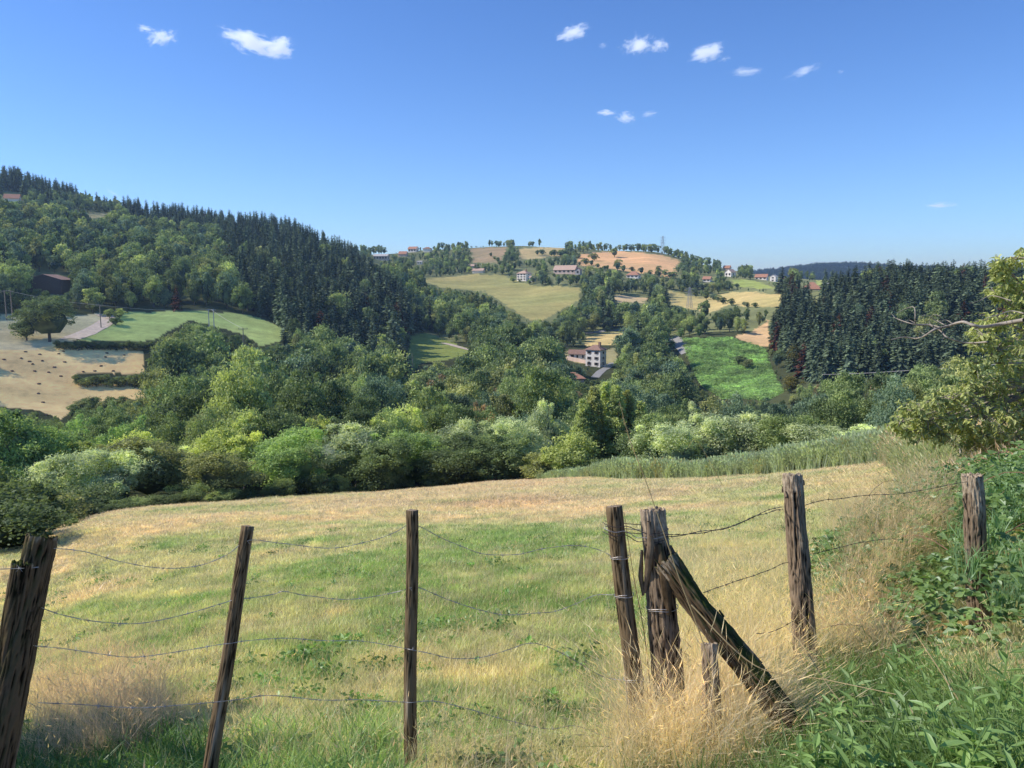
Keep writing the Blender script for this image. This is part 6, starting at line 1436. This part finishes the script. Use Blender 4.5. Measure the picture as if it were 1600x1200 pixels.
for i, (x, y, w, h, tilt, thin, lb) in enumerate([(228, 45, 22, 9, 5, 0, 'tiny white cloud at the far upper left'), (253, 59, 36, 20, -20, 0, 'small puffy cloud beside the tiny one at upper left'), (392, 66, 74, 24, 14, 0, 'long white cloud at upper left, its left half'), (432, 76, 56, 26, -12, 0, 'right puff of the long white cloud at upper left'),
    (895, 51, 46, 18, -14, 0, 'small white cloud, leftmost of the row right of centre'), (996, 71, 44, 24, -14, 0, 'bright puffy cloud in the middle of the row'), (1030, 71, 26, 18, 0, 0, 'small puff attached right of the bright puffy cloud'), (1106, 81, 56, 20, -8, 0, 'wispy white cloud right of the bright puffy one'),
    (1166, 112, 46, 10, 0, 1, 'thin faint cloud streak below the row'), (1256, 111, 44, 11, -16, 1, 'slanting thin cloud streak at upper right'), (947, 176, 28, 9, 0, 0, 'small flat cloud, left of the low trio'), (978, 184, 28, 15, 10, 0, 'small puffy cloud, middle of the low trio'), (1014, 178, 26, 8, -6, 1, 'faint cloud wisp, right of the low trio'),
    (942, 71, 14, 8, 0, 1, 'tiny faint wisp between first and bright cloud'), (1132, 92, 18, 8, -10, 1, 'tiny wisp under the wispy white cloud'), (1314, 112, 10, 6, 0, 1, 'tiny faint cloud dot at upper right'), (1470, 321, 40, 8, 0, 1, 'faint low cloud above the right conifer wood')]):
    D = 5200; p = at(x, y, D); p = Vector(p); dist = p.length; o = link('cloud', cme2 if thin else cme, None, p); sx, sz = w / F * D / 2 * 1.6, h / F * D / 2 * 1.7
    o.scale = (sx, sx * .7, sz); az = math.atan2(p.x, p.y); o.rotation_euler = (0, R(tilt), -az); tag(o, lb, 'cloud')
p = Vector(at(178, 303, 5000)); o = link('contrail', cme2, None, p); o.scale = (110, 20, 22); o.rotation_euler = (0, R(33), 0); tag(o, 'faint slanting vapour trail above the left ridge', 'contrail')

# ------------------------------------------------------------------ low leafy plants between the grass of the meadow
XY = np.vstack([band(2.4, 7, 420, 36), band(7, 16, 520, 36)]); nn_ = fbm(XY[:, 0] / 1.2, XY[:, 1] / 1.2, 66, 2); XY = XY[nn_ > .5]; n_ = len(XY)
scatter('meadow_clover', np.stack([XY[:, 0], XY[:, 1], H(XY[:, 0], XY[:, 1]) + .01], 1), gg.uniform(0, 6.28, n_), gg.uniform(.5, 1.3, n_), gg.integers(0, 2, n_), np.array([.22, .36, .11]) * gg.uniform(.6, 1.25, (n_, 1)),
        [clump_mesh(5, 60, .11, .06, .035, 'herb'), clump_mesh(6, 50, .14, .05, .045, 'herb')], 'low clover and small leafy plants between the meadow grass', 'clover')
# ------------------------------------------------------------------ light, haze, camera
def setup():
    w = bpy.data.worlds.new('World'); sc.world = w; w.use_nodes = True; t = w.node_tree; bg = t.nodes['Background']
    sky = t.nodes.new('ShaderNodeTexSky'); sky.sky_type = 'NISHITA'; sky.sun_disc = False
    sky.sun_elevation = R(SUN_EL); sky.sun_rotation = R(SUN_AZ); sky.altitude = 900; sky.dust_density = .25; sky.air_density = 1.0; sky.ozone_density = 2.5
    mx = N(t, 'ShaderNodeMix', data_type='RGBA', blend_type='MULTIPLY'); mx.inputs[0].default_value = 1; mx.inputs[7].default_value = (.66, 1.08, 1.78, 1)
    t.links.new(sky.outputs[0], mx.inputs[6])
    tc = N(t, 'ShaderNodeTexCoord'); sp = N(t, 'ShaderNodeSeparateXYZ'); t.links.new(tc.outputs['Generated'], sp.inputs[0])
    f = mathn(t, 'POWER', mathn(t, 'SUBTRACT', 1.0, mathn(t, 'MAXIMUM', sp.outputs[2], 0.0)), 7.0)
    ad = N(t, 'ShaderNodeMix', data_type='RGBA', blend_type='ADD'); t.links.new(f, ad.inputs[0]); ad.inputs[7].default_value = (1.9, 2.9, 3.1, 1)
    t.links.new(mx.outputs[2], ad.inputs[6]); t.links.new(ad.outputs[2], bg.inputs[0]); bg.inputs[1].default_value = .10
    l = bpy.data.lights.new('sun', 'SUN'); l.energy = 5.0; l.angle = R(.5); l.color = (1, .95, .87)
    o = bpy.data.objects.new('sun', l); COL.objects.link(o)
    a = R(SUN_AZ); e = R(SUN_EL); d = Vector((math.sin(a) * math.cos(e), math.cos(a) * math.cos(e), math.sin(e)))
    o.rotation_euler = d.to_track_quat('Z', 'Y').to_euler(); o.location = (0, 0, 30)
    bm = bmesh.new(); bmesh.ops.create_cube(bm, size=1); me = bpy.data.meshes.new('haze'); bm.to_mesh(me); bm.free()
    m, tt, out = newmat('haze'); v = tt.nodes.new('ShaderNodeVolumeScatter'); v.inputs['Color'].default_value = (.5, .74, 1, 1); v.inputs['Density'].default_value = HAZE; v.inputs['Anisotropy'].default_value = .2
    tt.links.new(v.outputs[0], out.inputs['Volume']); me.materials.append(m)
    h = link('haze', me, None, (0, 0, 50)); h.scale = (19000, 19000, 420); tag(h, kind='structure')
    cam = bpy.data.objects.new('camera', bpy.data.cameras.new('camera')); COL.objects.link(cam); sc.camera = cam
    cam.data.sensor_width = 36; cam.data.lens = 36 * F / 1600; cam.rotation_euler = (R(90) - TH, 0, 0); cam.data.clip_start = .05; cam.data.clip_end = 30000
    sc.view_settings.view_transform = 'Standard'; sc.view_settings.look = 'None'; sc.view_settings.exposure = 0
    sc.cycles.max_bounces = 6; sc.cycles.diffuse_bounces = 3; sc.cycles.transmission_bounces = 3; sc.cycles.volume_bounces = 0; sc.cycles.use_denoising = True; sc.cycles.denoising_input_passes = 'RGB_ALBEDO_NORMAL'; sc.cycles.denoising_prefilter = 'ACCURATE'
HAZE = .00016
setup()
